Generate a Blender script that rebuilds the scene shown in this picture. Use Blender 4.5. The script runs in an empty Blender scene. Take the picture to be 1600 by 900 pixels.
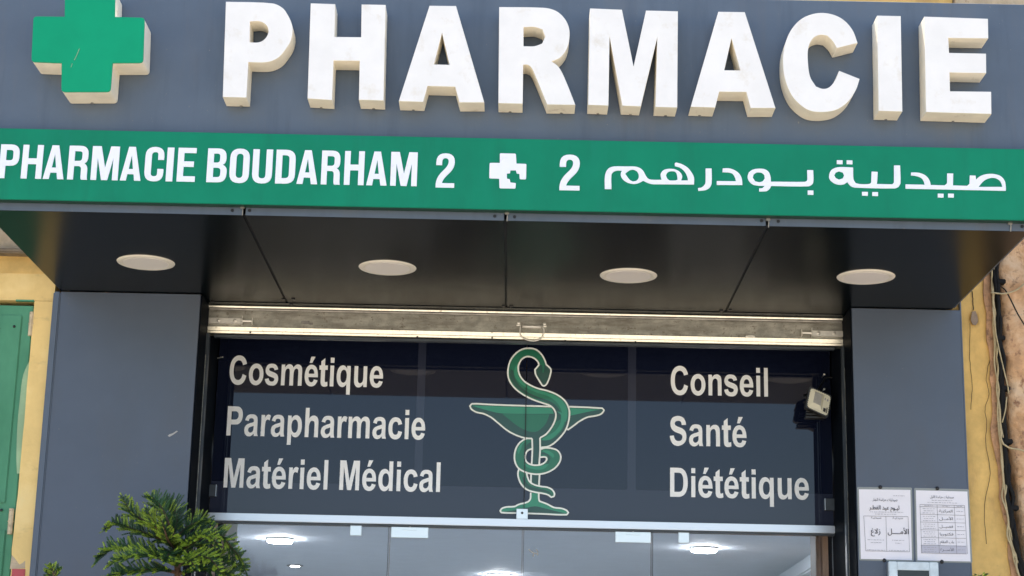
import bpy, bmesh, math, random
from mathutils import Vector, Matrix, noise
random.seed(7)
R = math.radians
sc = bpy.context.scene
COL = sc.collection

# ------------------------------------------------------------------ camera
F_PX, PITCH, YAW, ROLL = 2845.69, R(14.357), R(-0.208), R(1.2416)
CAM = Vector((0.0509, -7.3791, 1.6))
fw = Vector((math.sin(YAW)*math.cos(PITCH), math.cos(YAW)*math.cos(PITCH), math.sin(PITCH)))
_r = Vector((math.cos(YAW), -math.sin(YAW), 0)); _u = _r.cross(fw)
rt = _r*math.cos(ROLL) + _u*math.sin(ROLL)
up = -_r*math.sin(ROLL) + _u*math.cos(ROLL)
cd = bpy.data.cameras.new('camera'); cam = bpy.data.objects.new('camera', cd); COL.objects.link(cam)
cd.sensor_width = 36; cd.lens = F_PX/1600*36; cd.clip_start = .05; cd.clip_end = 2000
m3 = Matrix((rt, up, -fw)).transposed()
cam.matrix_world = Matrix.Translation(CAM) @ m3.to_4x4()
sc.camera = cam

# ------------------------------------------------------------------ light
SUN_EL, SUN_AZ = R(64), R(-20)          # the sun stands behind the building, the front is in open shade
w = bpy.data.worlds.new('World'); sc.world = w; w.use_nodes = True
nt = w.node_tree; bg = nt.nodes['Background']
sky = nt.nodes.new('ShaderNodeTexSky'); sky.sky_type = 'NISHITA'; sky.sun_disc = False
sky.sun_elevation = SUN_EL; sky.sun_rotation = SUN_AZ
sky.air_density = 1.0; sky.dust_density = 1.8; sky.ozone_density = 1.0
nt.links.new(sky.outputs[0], bg.inputs[0]); bg.inputs[1].default_value = 0.15
sd = bpy.data.lights.new('sun', 'SUN'); sd.energy = 5.0; sd.angle = R(.5); sd.color = (1, .95, .87)
so = bpy.data.objects.new('sun', sd); COL.objects.link(so)
sv = Vector((math.sin(SUN_AZ)*math.cos(SUN_EL), math.cos(SUN_AZ)*math.cos(SUN_EL), math.sin(SUN_EL)))
so.rotation_euler = sv.to_track_quat('Z', 'Y').to_euler(); so.location = (0, 10, 20)
sc.view_settings.view_transform = 'Standard'; sc.view_settings.look = 'None'
sc.view_settings.exposure = 1.22; sc.view_settings.gamma = 1
sc.cycles.max_bounces = 10; sc.cycles.transparent_max_bounces = 12

# ------------------------------------------------------------------ helpers
def onY(px, py, y):                      # a point of the photograph, on the upright plane at depth y
    d = fw + rt*((px-800)/F_PX) - up*((py-450)/F_PX)
    t = (y-CAM.y)/d.y
    p = CAM + d*t
    return (p.x, p.z)
def onZ(px, py, z):                      # the same on the level plane at height z
    d = fw + rt*((px-800)/F_PX) - up*((py-450)/F_PX)
    t = (z-CAM.z)/d.z
    p = CAM + d*t
    return (p.x, p.y)

def link(name, me, mats, parent=None, **props):
    o = bpy.data.objects.new(name, me); COL.objects.link(o)
    for m in (mats if isinstance(mats, (list, tuple)) else [mats]):
        if m and (m.name not in [x.name for x in me.materials if x]): me.materials.append(m)
    if parent: o.parent = parent
    for k, v in props.items():
        if v is not None: o[k] = v
    return o
def thing(name, label, cat, group=None, loc=(0, 0, 0)):
    o = bpy.data.objects.new(name, None); COL.objects.link(o); o.empty_display_size = .1
    o.location = loc
    o['label'] = label; o['category'] = cat
    if group: o['group'] = group
    return o
def tag(o, label, cat, group=None):
    o['label'] = label; o['category'] = cat
    if group: o['group'] = group
    return o

class MB:                                # collects shapes, then links ONE mesh
    def __init__(s): s.v = []; s.f = []; s.mi = []
    def quad(s, pts, mi=0):
        n = len(s.v); s.v += [tuple(p) for p in pts]; s.f.append(tuple(range(n, n+len(pts)))); s.mi.append(mi)
    def box(s, x0, x1, y0, y1, z0, z1, mi=0, bev=0):
        if bev:
            b = bmesh.new(); bmesh.ops.create_cube(b, size=1)
            for v in b.verts: v.co = Vector((x0+(v.co.x+.5)*(x1-x0), y0+(v.co.y+.5)*(y1-y0), z0+(v.co.z+.5)*(z1-z0)))
            bmesh.ops.bevel(b, geom=b.edges[:], offset=bev, segments=1 if bev < .002 else 2, affect='EDGES')
            s.bm(b, mi); return s
        n = len(s.v)
        s.v += [(x0,y0,z0),(x1,y0,z0),(x1,y1,z0),(x0,y1,z0),(x0,y0,z1),(x1,y0,z1),(x1,y1,z1),(x0,y1,z1)]
        for q in ((0,3,2,1),(4,5,6,7),(0,1,5,4),(1,2,6,5),(2,3,7,6),(3,0,4,7)):
            s.f.append(tuple(n+i for i in q)); s.mi.append(mi)
        return s
    def bm(s, b, mi=0, M=None):
        n = len(s.v); b.verts.index_update()
        for v in b.verts: s.v.append(tuple(M @ v.co if M else v.co))
        for f in b.faces: s.f.append(tuple(n+v.index for v in f.verts)); s.mi.append(mi)
        b.free(); return s
    def disc(s, c, r, h, axis='y', seg=20, mi=0, bev=0):     # short cylinder, axis y (front at c.y-h) or z (front at c.z-h)
        b = bmesh.new()
        bmesh.ops.create_cone(b, cap_ends=True, segments=seg, radius1=r, radius2=r, depth=h)
        if bev: bmesh.ops.bevel(b, geom=[e for e in b.edges if abs(e.verts[0].co.z-e.verts[1].co.z) < 1e-6], offset=bev, segments=2, affect='EDGES')
        M = Matrix.Translation(c)
        if axis == 'y': M = M @ Matrix.Translation((0, -h/2, 0)) @ Matrix.Rotation(R(90), 4, 'X')
        elif axis == 'x': M = M @ Matrix.Rotation(R(90), 4, 'Y')
        else: M = M @ Matrix.Translation((0, 0, -h/2))
        return s.bm(b, mi, M)
    def dome(s, c, r, axis='y', k=.6, mi=0):
        b = bmesh.new(); bmesh.ops.create_uvsphere(b, u_segments=10, v_segments=6, radius=r)
        sc3 = Matrix.Diagonal((1, k, 1, 1)) if axis == 'y' else Matrix.Diagonal((1, 1, k, 1))
        return s.bm(b, mi, Matrix.Translation(c) @ sc3)
    def tube(s, pts, r, seg=6, mi=0, closed=False):
        pts = [Vector(p) for p in pts]; n0 = len(s.v); N = len(pts)
        rr = r if isinstance(r, (list, tuple)) else [r]*N
        up0 = Vector((0.13, .2, 1)).normalized(); prev = None
        for i, p in enumerate(pts):
            t = (pts[min(i+1, N-1)] - pts[max(i-1, 0)]).normalized()
            a = t.cross(up0) if prev is None else (prev - t*prev.dot(t))
            if a.length < 1e-4: a = t.cross(Vector((1, 0, 0)))
            a.normalize(); prev = a; bb = t.cross(a)
            for k in range(seg):
                an = 2*math.pi*k/seg
                s.v.append(tuple(p + (a*math.cos(an)+bb*math.sin(an))*rr[i]))
        for i in range(N-1):
            for k in range(seg):
                k2 = (k+1) % seg
                s.f.append((n0+i*seg+k, n0+i*seg+k2, n0+(i+1)*seg+k2, n0+(i+1)*seg+k)); s.mi.append(mi)
        s.f.append(tuple(n0+k for k in range(seg))); s.mi.append(mi)
        s.f.append(tuple(n0+(N-1)*seg+k for k in reversed(range(seg)))); s.mi.append(mi)
        return s
    def prof(s, pr, x0, x1, mi=0, caps=True):                # (y,z) profile run along x
        n = len(s.v); N = len(pr)
        for x in (x0, x1): s.v += [(x, y, z) for y, z in pr]
        for i in range(N):
            j = (i+1) % N; s.f.append((n+i, n+j, n+N+j, n+N+i)); s.mi.append(mi)
        if caps: s.f.append(tuple(n+i for i in range(N))); s.f.append(tuple(n+N+i for i in reversed(range(N)))); s.mi += [mi, mi]
        return s
    def mesh(s, name, smooth=False):
        me = bpy.data.meshes.new(name); me.from_pydata(s.v, [], s.f)
        b = bmesh.new(); b.from_mesh(me)
        bmesh.ops.recalc_face_normals(b, faces=b.faces[:]); b.to_mesh(me); b.free()
        for p, m in zip(me.polygons, s.mi): p.material_index = m; p.use_smooth = smooth
        return me
    def build(s, name, mats, parent=None, smooth=False, **props):
        me = s.mesh(name, smooth)
        return link(name, me, mats, parent, **props)

def box(name, mats, parent, x0, x1, y0, y1, z0, z1, bev=0, **p):
    return MB().box(x0, x1, y0, y1, z0, z1, bev=bev).build(name, mats, parent, **p)

def smooth_poly(pts, closed=True, ang=38, k=4):              # rounds a traced outline, keeps its corners
    P = [Vector(p) for p in pts]; N = len(P); out = []
    def corner(i):
        if not closed and i in (0, N-1): return True
        a = P[i]-P[i-1]; b = P[(i+1) % N]-P[i]
        return a.length > 1e-9 and b.length > 1e-9 and a.angle(b) > R(ang)
    cn = [corner(i) for i in range(N)]
    for i in range(N if closed else N-1):
        p1, p2 = P[i], P[(i+1) % N]; j = (i+1) % N
        p0 = P[i-1] if (closed or i > 0) else p1
        p3 = P[(i+2) % N] if (closed or i+2 < N) else p2
        L = (p2-p1).length
        t1 = Vector((0, 0)) if cn[i] else (p2-p0).normalized()*L
        t2 = Vector((0, 0)) if cn[j] else (p3-p1).normalized()*L
        if cn[i]: t1 = (p2-p1)*1.0 if cn[j] else (p2-p1)*2 - t2 if False else (p2-p1)
        if cn[j]: t2 = (p2-p1)
        kk = 1 if (cn[i] and cn[j]) else k
        for q in range(kk):
            t = q/kk; t2_, t3_ = t*t, t*t*t
            out.append(p1*(2*t3_-3*t2_+1) + t1*(t3_-2*t2_+t) + p2*(-2*t3_+3*t2_) + t2*(t3_-t2_))
    if not closed: out.append(P[-1])
    return out

def svg(path):                                               # small outline language: M L H V Q T Z
    import re
    tok = re.findall(r'[MLHVQTZ]|-?\d+\.?\d*', path); i = 0; cs = []; c = []; x = y = 0; q = None; cmd = ''
    def num():
        nonlocal i
        v = float(tok[i]); i += 1; return v
    while i < len(tok):
        if tok[i].isalpha(): cmd = tok[i]; i += 1
        if cmd == 'Z':
            if c: cs.append(c)
            c = []; q = None; continue
        if cmd == 'M': x, y = num(), num(); c = [(x, y)]; cmd = 'L'; q = None
        elif cmd == 'L': x, y = num(), num(); c.append((x, y)); q = None
        elif cmd == 'H': x = num(); c.append((x, y)); q = None
        elif cmd == 'V': y = num(); c.append((x, y)); q = None
        elif cmd in 'QT':
            if cmd == 'Q': qx, qy = num(), num()
            else: qx, qy = (2*x-q[0], 2*y-q[1]) if q else (x, y)
            ex, ey = num(), num()
            for k in range(1, 6):
                t = k/5; c.append(((1-t)**2*x+2*t*(1-t)*qx+t*t*ex, (1-t)**2*y+2*t*(1-t)*qy+t*t*ey))
            q = (qx, qy); x, y = ex, ey
    if c: cs.append(c)
    return [[p for k, p in enumerate(k_) if k == 0 or (abs(p[0]-k_[k-1][0])+abs(p[1]-k_[k-1][1])) > 1e-6] for k_ in cs]

def slab(contours, yb, t, bevel=0):                          # outlines in (x,z) filled (holes kept) and given thickness t in front of y=yb
    cu = bpy.data.curves.new('c', 'CURVE'); cu.dimensions = '2D'; cu.fill_mode = 'BOTH'
    cu.extrude = t/2 - bevel
    if bevel: cu.bevel_depth = bevel; cu.bevel_resolution = 1; cu.offset = -bevel
    for c in contours:
        c = [p for k, p in enumerate(c) if (Vector(p)-Vector(c[k-1])).length > 1e-6]
        sp = cu.splines.new('POLY'); sp.points.add(len(c)-1); sp.use_cyclic_u = True
        for k, p in enumerate(c): sp.points[k].co = (p[0], p[1], 0, 1)
    ob = bpy.data.objects.new('c', cu)
    COL.objects.link(ob); dg = bpy.context.evaluated_depsgraph_get(); dg.update()
    me = bpy.data.meshes.new_from_object(ob.evaluated_get(dg))
    bpy.data.objects.remove(ob); bpy.data.curves.remove(cu)
    for v in me.vertices: v.co = (v.co.x, yb - t/2 - v.co.z, v.co.y)
    me.materials.clear()
    b = bmesh.new(); b.from_mesh(me); bmesh.ops.remove_doubles(b, verts=b.verts, dist=1e-6)
    bmesh.ops.recalc_face_normals(b, faces=b.faces[:]); b.to_mesh(me); b.free()
    for p in me.polygons: p.use_smooth = False; p.material_index = 0
    return me
def origin_to(me, o_name=None):
    return me
def side_slots(me):                                          # slot 0 front, slot 1 returns
    for p in me.polygons: p.material_index = 0 if p.normal.y < -.7 else 1

def ribbon(mb, pts, w, y, mi=0, closed=False):               # flat band of width w along (x,z) points
    P = [Vector(p) for p in pts]; N = len(P); L = []; Rr = []
    for i in range(N):
        a = P[i-1] if (closed or i) else P[i]; b = P[(i+1) % N] if (closed or i < N-1) else P[i]
        t = (b-a).normalized(); n = Vector((-t.y, t.x))*w/2
        L.append(P[i]+n); Rr.append(P[i]-n)
    for i in range(N if closed else N-1):
        j = (i+1) % N
        mb.quad([(L[i].x, y, L[i].y), (L[j].x, y, L[j].y), (Rr[j].x, y, Rr[j].y), (Rr[i].x, y, Rr[i].y)], mi)

# ------------------------------------------------------------------ materials
def srgb(r, g, b):
    f = lambda c: (c/255/12.92) if c/255 <= .04045 else ((c/255+.055)/1.055)**2.4
    return (f(r), f(g), f(b))
def mat(name, col, rough=.5, metal=0, var=0, vscale=8, bump=0, bscale=60, spec=.5, col2=None, mask=None, coat=0, detail=4, stretch=None, rvar=0):
    m = bpy.data.materials.new(name); m.use_nodes = True; n = m.node_tree; p = n.nodes['Principled BSDF']
    p.inputs['Base Color'].default_value = (*col, 1); p.inputs['Roughness'].default_value = rough
    p.inputs['Metallic'].default_value = metal; p.inputs['Specular IOR Level'].default_value = spec
    if coat: p.inputs['Coat Weight'].default_value = coat; p.inputs['Coat Roughness'].default_value = .02
    tc = n.nodes.new('ShaderNodeTexCoord'); src = tc.outputs['Object']
    if stretch:
        mp = n.nodes.new('ShaderNodeMapping'); mp.inputs['Scale'].default_value = stretch
        n.links.new(src, mp.inputs[0]); src = mp.outputs[0]
    if var or col2:
        nz = n.nodes.new('ShaderNodeTexNoise'); nz.inputs['Scale'].default_value = vscale; nz.inputs['Detail'].default_value = detail
        nz.inputs['Roughness'].default_value = .62
        n.links.new(src, nz.inputs['Vector'])
        rp = n.nodes.new('ShaderNodeValToRGB')
        lo, hi = (mask or (.35, .65)); rp.color_ramp.elements[0].position = lo; rp.color_ramp.elements[1].position = hi
        c2 = col2 or tuple(min(1, c*(1+var)) for c in col); c1 = col if col2 else tuple(c*(1-var) for c in col)
        rp.color_ramp.elements[0].color = (*c1, 1); rp.color_ramp.elements[1].color = (*c2, 1)
        n.links.new(nz.outputs['Fac'], rp.inputs[0]); n.links.new(rp.outputs[0], p.inputs['Base Color'])
        if rvar:
            mr = n.nodes.new('ShaderNodeMapRange'); mr.inputs['To Min'].default_value = rough-rvar; mr.inputs['To Max'].default_value = rough+rvar
            n.links.new(nz.outputs['Fac'], mr.inputs['Value']); n.links.new(mr.outputs[0], p.inputs['Roughness'])
    if bump:
        nb = n.nodes.new('ShaderNodeTexNoise'); nb.inputs['Scale'].default_value = bscale; nb.inputs['Detail'].default_value = 5
        n.links.new(src, nb.inputs['Vector'])
        bp = n.nodes.new('ShaderNodeBump'); bp.inputs['Strength'].default_value = 1; bp.inputs['Distance'].default_value = bump
        n.links.new(nb.outputs['Fac'], bp.inputs['Height']); n.links.new(bp.outputs[0], p.inputs['Normal'])
    return m
def over(m, col, scale, lo, hi, stretch=None, detail=6, rough=None, loc=None):   # one more layer of marks over a material
    n = m.node_tree; p = n.nodes['Principled BSDF']
    tc = n.nodes.new('ShaderNodeTexCoord'); mp = n.nodes.new('ShaderNodeMapping')
    mp.inputs['Scale'].default_value = stretch or (1, 1, 1)
    if loc: mp.inputs['Location'].default_value = loc
    n.links.new(tc.outputs['Object'], mp.inputs[0])
    nz = n.nodes.new('ShaderNodeTexNoise'); nz.inputs['Scale'].default_value = scale; nz.inputs['Detail'].default_value = detail
    nz.inputs['Roughness'].default_value = .65; n.links.new(mp.outputs[0], nz.inputs['Vector'])
    mr = n.nodes.new('ShaderNodeMapRange'); mr.inputs['From Min'].default_value = lo; mr.inputs['From Max'].default_value = hi
    n.links.new(nz.outputs['Fac'], mr.inputs['Value'])
    mx = n.nodes.new('ShaderNodeMix'); mx.data_type = 'RGBA'
    bc = p.inputs['Base Color']
    if bc.is_linked:
        s = bc.links[0].from_socket; n.links.new(s, mx.inputs['A'])
    else: mx.inputs['A'].default_value = bc.default_value
    mx.inputs['B'].default_value = (*col, 1); n.links.new(mr.outputs[0], mx.inputs['Factor']); n.links.new(mx.outputs['Result'], bc)
    return m
def emit(name, col, s):
    m = bpy.data.materials.new(name); m.use_nodes = True; p = m.node_tree.nodes['Principled BSDF']
    p.inputs['Base Color'].default_value = (.8, .8, .8, 1)
    p.inputs['Emission Color'].default_value = (*col, 1); p.inputs['Emission Strength'].default_value = s; return m

M_fascia = mat('slate_composite', (.085, .114, .158), .42, var=.05, vscale=5, bump=.00015, bscale=300, rvar=.04)
over(M_fascia, (.105, .118, .142), 3, .55, .8, stretch=(2.5, 1, .35))
over(M_fascia, (.066, .088, .122), 2.5, .52, .78, stretch=(5, 1, .5), loc=(4, 2, 1))
over(M_fascia, (.19, .19, .19), 90, .70, .78, detail=2)
M_pillar = mat('slate_cladding', (.072, .096, .138), .40, var=.06, vscale=3, rvar=.05)
over(M_pillar, (.075, .090, .115), 2.2, .5, .8, stretch=(1.5, 1, .6))
over(M_pillar, (.15, .15, .16), 70, .70, .77, detail=2)
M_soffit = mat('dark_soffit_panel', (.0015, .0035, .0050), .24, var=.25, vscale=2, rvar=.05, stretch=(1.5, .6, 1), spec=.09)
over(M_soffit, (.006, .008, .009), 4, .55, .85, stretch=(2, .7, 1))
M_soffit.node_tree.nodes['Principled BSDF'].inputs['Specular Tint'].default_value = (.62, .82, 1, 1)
M_gap = mat('black_sealant', (.006, .006, .007), .6)
M_green = mat('green_board', (.002, .205, .112), .42, spec=.2, var=.07, vscale=4, rvar=.04)
over(M_green, (.004, .17, .095), 2.2, .5, .8, stretch=(4, 1, .6), loc=(2, 5, 1))
over(M_green, (.006, .21, .13), 4, .55, .85, stretch=(2, 1, .5))
M_greenshade = mat('green_board_shade', (.003, .045, .026), .4)  # darker copy of the board green, puts the underside's shade into the colour
M_crossface = mat('green_acrylic', (.002, .305, .150), .38, spec=.2, var=.04, vscale=6)
M_white = mat('white_acrylic', (.82, .815, .795), .45, var=.03, vscale=9)
over(M_white, (.70, .66, .58), 14, .58, .82, detail=8)
M_creambounce = mat('cream_bounce_return', (.93, .86, .71), .5, var=.06, vscale=12)  # cream sides, with warm ground bounce put into the colour
over(M_creambounce, (.50, .40, .28), 14, .62, .82)
M_bandwhite = mat('white_cut_letter', (.80, .83, .93), .45)
over(M_bandwhite, (.68, .68, .70), 20, .58, .8)
M_lamprim = mat('cream_lamp_rim', (.86, .82, .72), .4, var=.04)
M_lampface = mat('frosted_lamp_face', (.92, .87, .82), .3)
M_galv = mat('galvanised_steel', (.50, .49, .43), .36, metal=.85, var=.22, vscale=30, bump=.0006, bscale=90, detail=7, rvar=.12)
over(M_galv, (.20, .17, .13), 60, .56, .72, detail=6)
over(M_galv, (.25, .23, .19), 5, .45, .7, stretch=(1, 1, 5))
M_zinc = mat('ground_lit_zinc', (.97, .93, .80), .30, metal=.8, var=.08, vscale=60, bump=.0004, bscale=120, detail=7)  # paler, warmer steel: glint of the sunlit ground put into the colour
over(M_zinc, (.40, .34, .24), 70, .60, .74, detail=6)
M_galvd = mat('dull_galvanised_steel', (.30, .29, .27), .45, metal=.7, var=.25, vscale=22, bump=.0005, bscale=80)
M_chrome = mat('zinc_fitting', (.85, .83, .76), .32, metal=.5, var=.08, vscale=40)
M_black = mat('black_jamb', (.004, .006, .010), .6, var=.3, vscale=5, rvar=.1, spec=.02)
over(M_black, (.07, .08, .09), 22, .70, .80, stretch=(3, 3, .5))
M_frame = mat('dark_steel_frame', (.050, .062, .075), .35, var=.2)
M_alu = mat('polished_aluminium', (.70, .74, .79), .30, metal=.7)
M_fit = mat('satin_patch_fitting', (.80, .90, .95), .32, metal=.45)
M_navy = mat('navy_vinyl', (.0062, .0092, .024), .5, spec=0, coat=1)
M_slate = mat('slate_vinyl_backing', (.026, .032, .056), .5, spec=0, coat=1)
M_word = mat('white_vinyl_lettering', (.92, .94, .94), .5, var=.02, vscale=20, coat=.35)
M_lgL = mat('light_green_vinyl', (.020, .270, .155), .5, coat=.5)
M_lgM = mat('green_vinyl', (.004, .165, .090), .5, coat=.5)
M_lgD = mat('dark_green_vinyl', (.008, .075, .060), .5, coat=.5)
M_lgW = mat('white_vinyl_outline', (.86, .92, .88), .5)
M_yel = mat('yellow_plaster_left', (.82, .59, .23), .8, var=.07, vscale=6, bump=.002, bscale=45)
over(M_yel, (.45, .32, .14), 7, .60, .85, stretch=(1, 1, 2.5))
over(M_yel, (.86, .66, .30), 3, .50, .70)
M_yel2 = mat('yellow_plaster_right', (.68, .45, .15), .85, var=.13, vscale=9, bump=.004, bscale=38)
over(M_yel2, (.42, .26, .11), 6, .55, .8, stretch=(1.5, 1, .5))
over(M_yel2, (.30, .20, .11), 28, .66, .76, detail=8)
M_rough = mat('rough_pink_render', (.60, .36, .19), .9, var=.22, vscale=14, bump=.014, bscale=30)
over(M_rough, (.66, .48, .31), 7, .46, .62)
over(M_rough, (.30, .16, .09), 32, .56, .66, stretch=(1, 1, .7), detail=8, loc=(3, 1, 2))
over(M_rough, (.20, .12, .07), 17, .60, .70, stretch=(1, 1, 1.6), detail=9)
M_stone = mat('beige_stone_ledge', (.50, .40, .27), .85, var=.15, vscale=12, bump=.010, bscale=30)
over(M_stone, (.20, .11, .07), 24, .56, .64, detail=8)
M_brownledge = mat('brown_ledge', (.22, .17, .11), .8, var=.2, vscale=15, bump=.004)
M_oldgreen = mat('old_green_paint', (.040, .215, .105), .45, var=.10, vscale=4, bump=.0012, bscale=14, rvar=.08)
over(M_oldgreen, (.085, .33, .18), 2.0, .42, .66, stretch=(1, 1, .4))
over(M_oldgreen, (.035, .12, .06), 40, .68, .76, detail=4)
M_palegreen = mat('pale_green_overpaint', (.30, .45, .26), .6, var=.12, vscale=10)
M_worn = mat('worn_hinge', (.58, .47, .30), .6, var=.2, vscale=40)
over(M_worn, (.20, .11, .06), 50, .58, .7)
M_red = mat('red_paint_patch', (.48, .09, .10), .8, var=.15)
M_wornp = mat('worn_pinkish_edge', (.50, .29, .16), .9, var=.22, vscale=20, bump=.006, bscale=40)
over(M_wornp, (.22, .13, .08), 26, .55, .68, detail=8)
M_wornst = mat('exposed_grey_stone', (.26, .20, .15), .9, var=.15, vscale=40, bump=.003)
M_crack = mat('dark_crevice', (.018, .014, .011), .9, var=.3, bump=.004)
M_cabB = mat('black_cable', (.006, .006, .006), .6, spec=.2)
M_cabT = mat('tan_cable', (.46, .38, .22), .55, var=.15, vscale=30)
M_paper = mat('white_paper', (.80, .79, .84), .55, var=.015, vscale=12)
M_shadecell = mat('grey_printed_cell', (.50, .50, .58), .55)
M_ink = mat('black_ink', (.05, .05, .06), .6)
M_inkg = mat('faint_ink', (.34, .34, .38), .6)
M_sleeve = mat('plastic_sleeve', (.26, .28, .27), .2)
M_lampgrey = mat('dirty_paper', (.42, .42, .42), .7)
M_screw = mat('black_screw', (.01, .01, .012), .4)
M_flood = mat('black_lamp_housing', (.010, .011, .012), .35)
M_floodW = mat('ivory_lamp_reflector', (.80, .77, .60), .35)
M_floodG = mat('grey_led_chip', (.40, .39, .36), .4, var=.1, vscale=60)
M_ceil = mat('white_ceiling_paint', (.72, .79, .87), .7, var=.02)
M_iwall = mat('shop_wall_paint', (.80, .82, .86), .7)
M_wood = mat('light_wood', (.60, .40, .27), .5, var=.15, vscale=9, stretch=(4, 4, .5))
M_wood2 = mat('brown_wood', (.30, .20, .14), .5, var=.1)
M_lit = emit('lit_lamp', (1, 1, 1), 62)
M_lits = emit('lit_spot', (1, .99, .96), 10)
M_silver = mat('silver_intercom_frame', (.55, .60, .63), .32, metal=.55, var=.1, vscale=30)
M_screen = mat('dark_glass_screen', (.012, .014, .018), .08)
M_ground = mat('dusty_paving', (.50, .42, .32), .85, var=.12, vscale=3, bump=.004, bscale=20)
M_road = mat('pale_asphalt', (.42, .36, .28), .9, var=.12, vscale=2, bump=.004, bscale=50)
M_roof = mat('roof_concrete', (.3, .29, .27), .9, var=.1)
M_trunk = mat('brown_bark', (.09, .055, .035), .85, var=.2, vscale=30)
M_leaf = mat('dark_needles', (.032, .092, .028), .5, var=.4, vscale=12)
M_leaf2 = mat('fresh_needles', (.26, .38, .040), .5, var=.3, vscale=14)
M_pot = mat('terracotta', (.40, .17, .09), .8, var=.15)
M_soil = mat('soil', (.05, .035, .025), .95)
M_white_lintel = mat('dusty_frame', (.1, .1, .11), .6)

def glass(name, tint=(1, 1, 1)):
    m = bpy.data.materials.new(name); m.use_nodes = True; n = m.node_tree; n.nodes.remove(n.nodes['Principled BSDF'])
    out = n.nodes['Material Output']; t = n.nodes.new('ShaderNodeBsdfTransparent'); t.inputs[0].default_value = (*tint, 1)
    g = n.nodes.new('ShaderNodeBsdfGlossy'); g.inputs['Roughness'].default_value = .015
    fr = n.nodes.new('ShaderNodeFresnel'); fr.inputs[0].default_value = 1.5
    mx = n.nodes.new('ShaderNodeMixShader'); n.links.new(fr.outputs[0], mx.inputs[0]); n.links.new(t.outputs[0], mx.inputs[1]); n.links.new(g.outputs[0], mx.inputs[2])
    n.links.new(mx.outputs[0], out.inputs[0]); return m
M_glass = glass('clear_glass', (.965, .98, 1.0))
M_film = glass('clear_sleeve_film', (.97, .97, .98))

# ------------------------------------------------------------------ key dimensions
D, ZS, W = 1.1656, CAM.z+1.8361, 1.86       # canopy reach, soffit height, half width
XPL, XPR, XOL, XOR = -1.8778, 1.8941, -1.2753, 1.4426
YG = .50                                    # glass plane
YSH = .19                                   # shutter plane
TB = .045                                   # green board thickness
ZBT = onY(800, 328, -D-TB)[1]; ZTP = onY(800, 216.5, -D-TB)[1]
ZFT = onY(1400, 3, -D)[1]                   # top of the fascia
ZTOP = 6.0  # unseen wall top, height set by how far its shadow reaches

# ------------------------------------------------------------------ ground
def struct(name, mb_or_me, m): 
    o = mb_or_me.build(name, m) if isinstance(mb_or_me, MB) else link(name, mb_or_me, m)
    o['kind'] = 'structure'; return o
g = MB(); g.quad([(-600, -600, 0), (600, -600, 0), (600, 600, 0), (-600, 600, 0)]); struct('ground', g, M_road)
g = MB(); g.box(-40, 40, -2.6, 0, .004, .13, bev=.01); struct('pavement', g, M_ground)

# ------------------------------------------------------------------ building shell
bld = thing('shop_building', 'yellow plastered building that the pharmacy front is set in', 'building')
b = MB(); b.box(-40, XPL+.06, .28, .6, 0, ZTOP); b.box(XPR-.06, 40, .28, .6, 0, ZTOP)
b.box(XPL+.06, XPR-.06, .62, .9, 2.95, ZTOP)
b.box(XPL+.06, XPR-.06, .285, .62, 3.75, ZTOP)
b.build('masonry', M_rough, bld)
box('sun_block_roof', M_roof, bld, -40, 40, .02, 12, ZTOP+.003, ZTOP+.25)  # unseen slab, added to keep the sun out of the shop
# yellow wall over the canopy
xs1 = onY(1488, 3, .03)[0]
box('upper_wall', M_yel2, bld, -6, xs1, .03, .28, ZS+.08, ZTOP-.002)
box('upper_stone', M_stone, bld, xs1+.006, 6, .0, .277, onY(1560, 380, .0)[1]+.1, ZTOP-.002)

# left of the shop
lw = thing('yellow_wall', 'smooth bright yellow plaster wall around the old green door, left of the shopfront', 'wall')
xdr, _ = onY(53, 480, .05); ydtop = onY(30, 476, .06)[1]
zl = onY(20, 404, .05)[1]
def rough_edge_panel(name, m, parent, x0, x1, y0, y1, z0, z1, edge='left', amp=.006, n=46, seed=0, slope=0):
    L = []
    for i in range(n+1):
        z = z0+(z1-z0)*i/n
        d = amp*noise.noise(Vector((seed, z*9, 3)))+amp*.6*noise.noise(Vector((seed+5, z*31, 1)))
        L.append((d, z))
    if edge == 'left': c = [(x1, z0), (x1, z1)] + [(x0+d+slope*(z1-z), z) for d, z in reversed(L)]
    else: c = [(x0, z1), (x0, z0)] + [(x1+d+slope*(z1-z), z) for d, z in L]
    return link(name, slab([c], y1, y1-y0), m, parent)
rough_edge_panel('door_jamb', M_yel, lw, xdr+.006, XPL-.016, .03, .28, 0, ydtop+.01, amp=.008, seed=2)
box('plaster_field', M_yel, lw, -6, XPL-.016, .032, .28, ydtop+.012, zl)
rough_edge_panel('plaster_edge', M_oldgreen, lw, onY(24, 474, .03)[0], onY(50, 474, .03)[0], .0305, .05, ydtop+.009, ydtop+.015, edge='right', amp=.02)
box('far_wall', M_yel, lw, -6, onY(-60, 600, .1)[0]-.35, .035, .28, 0, ydtop+.01)
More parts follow.
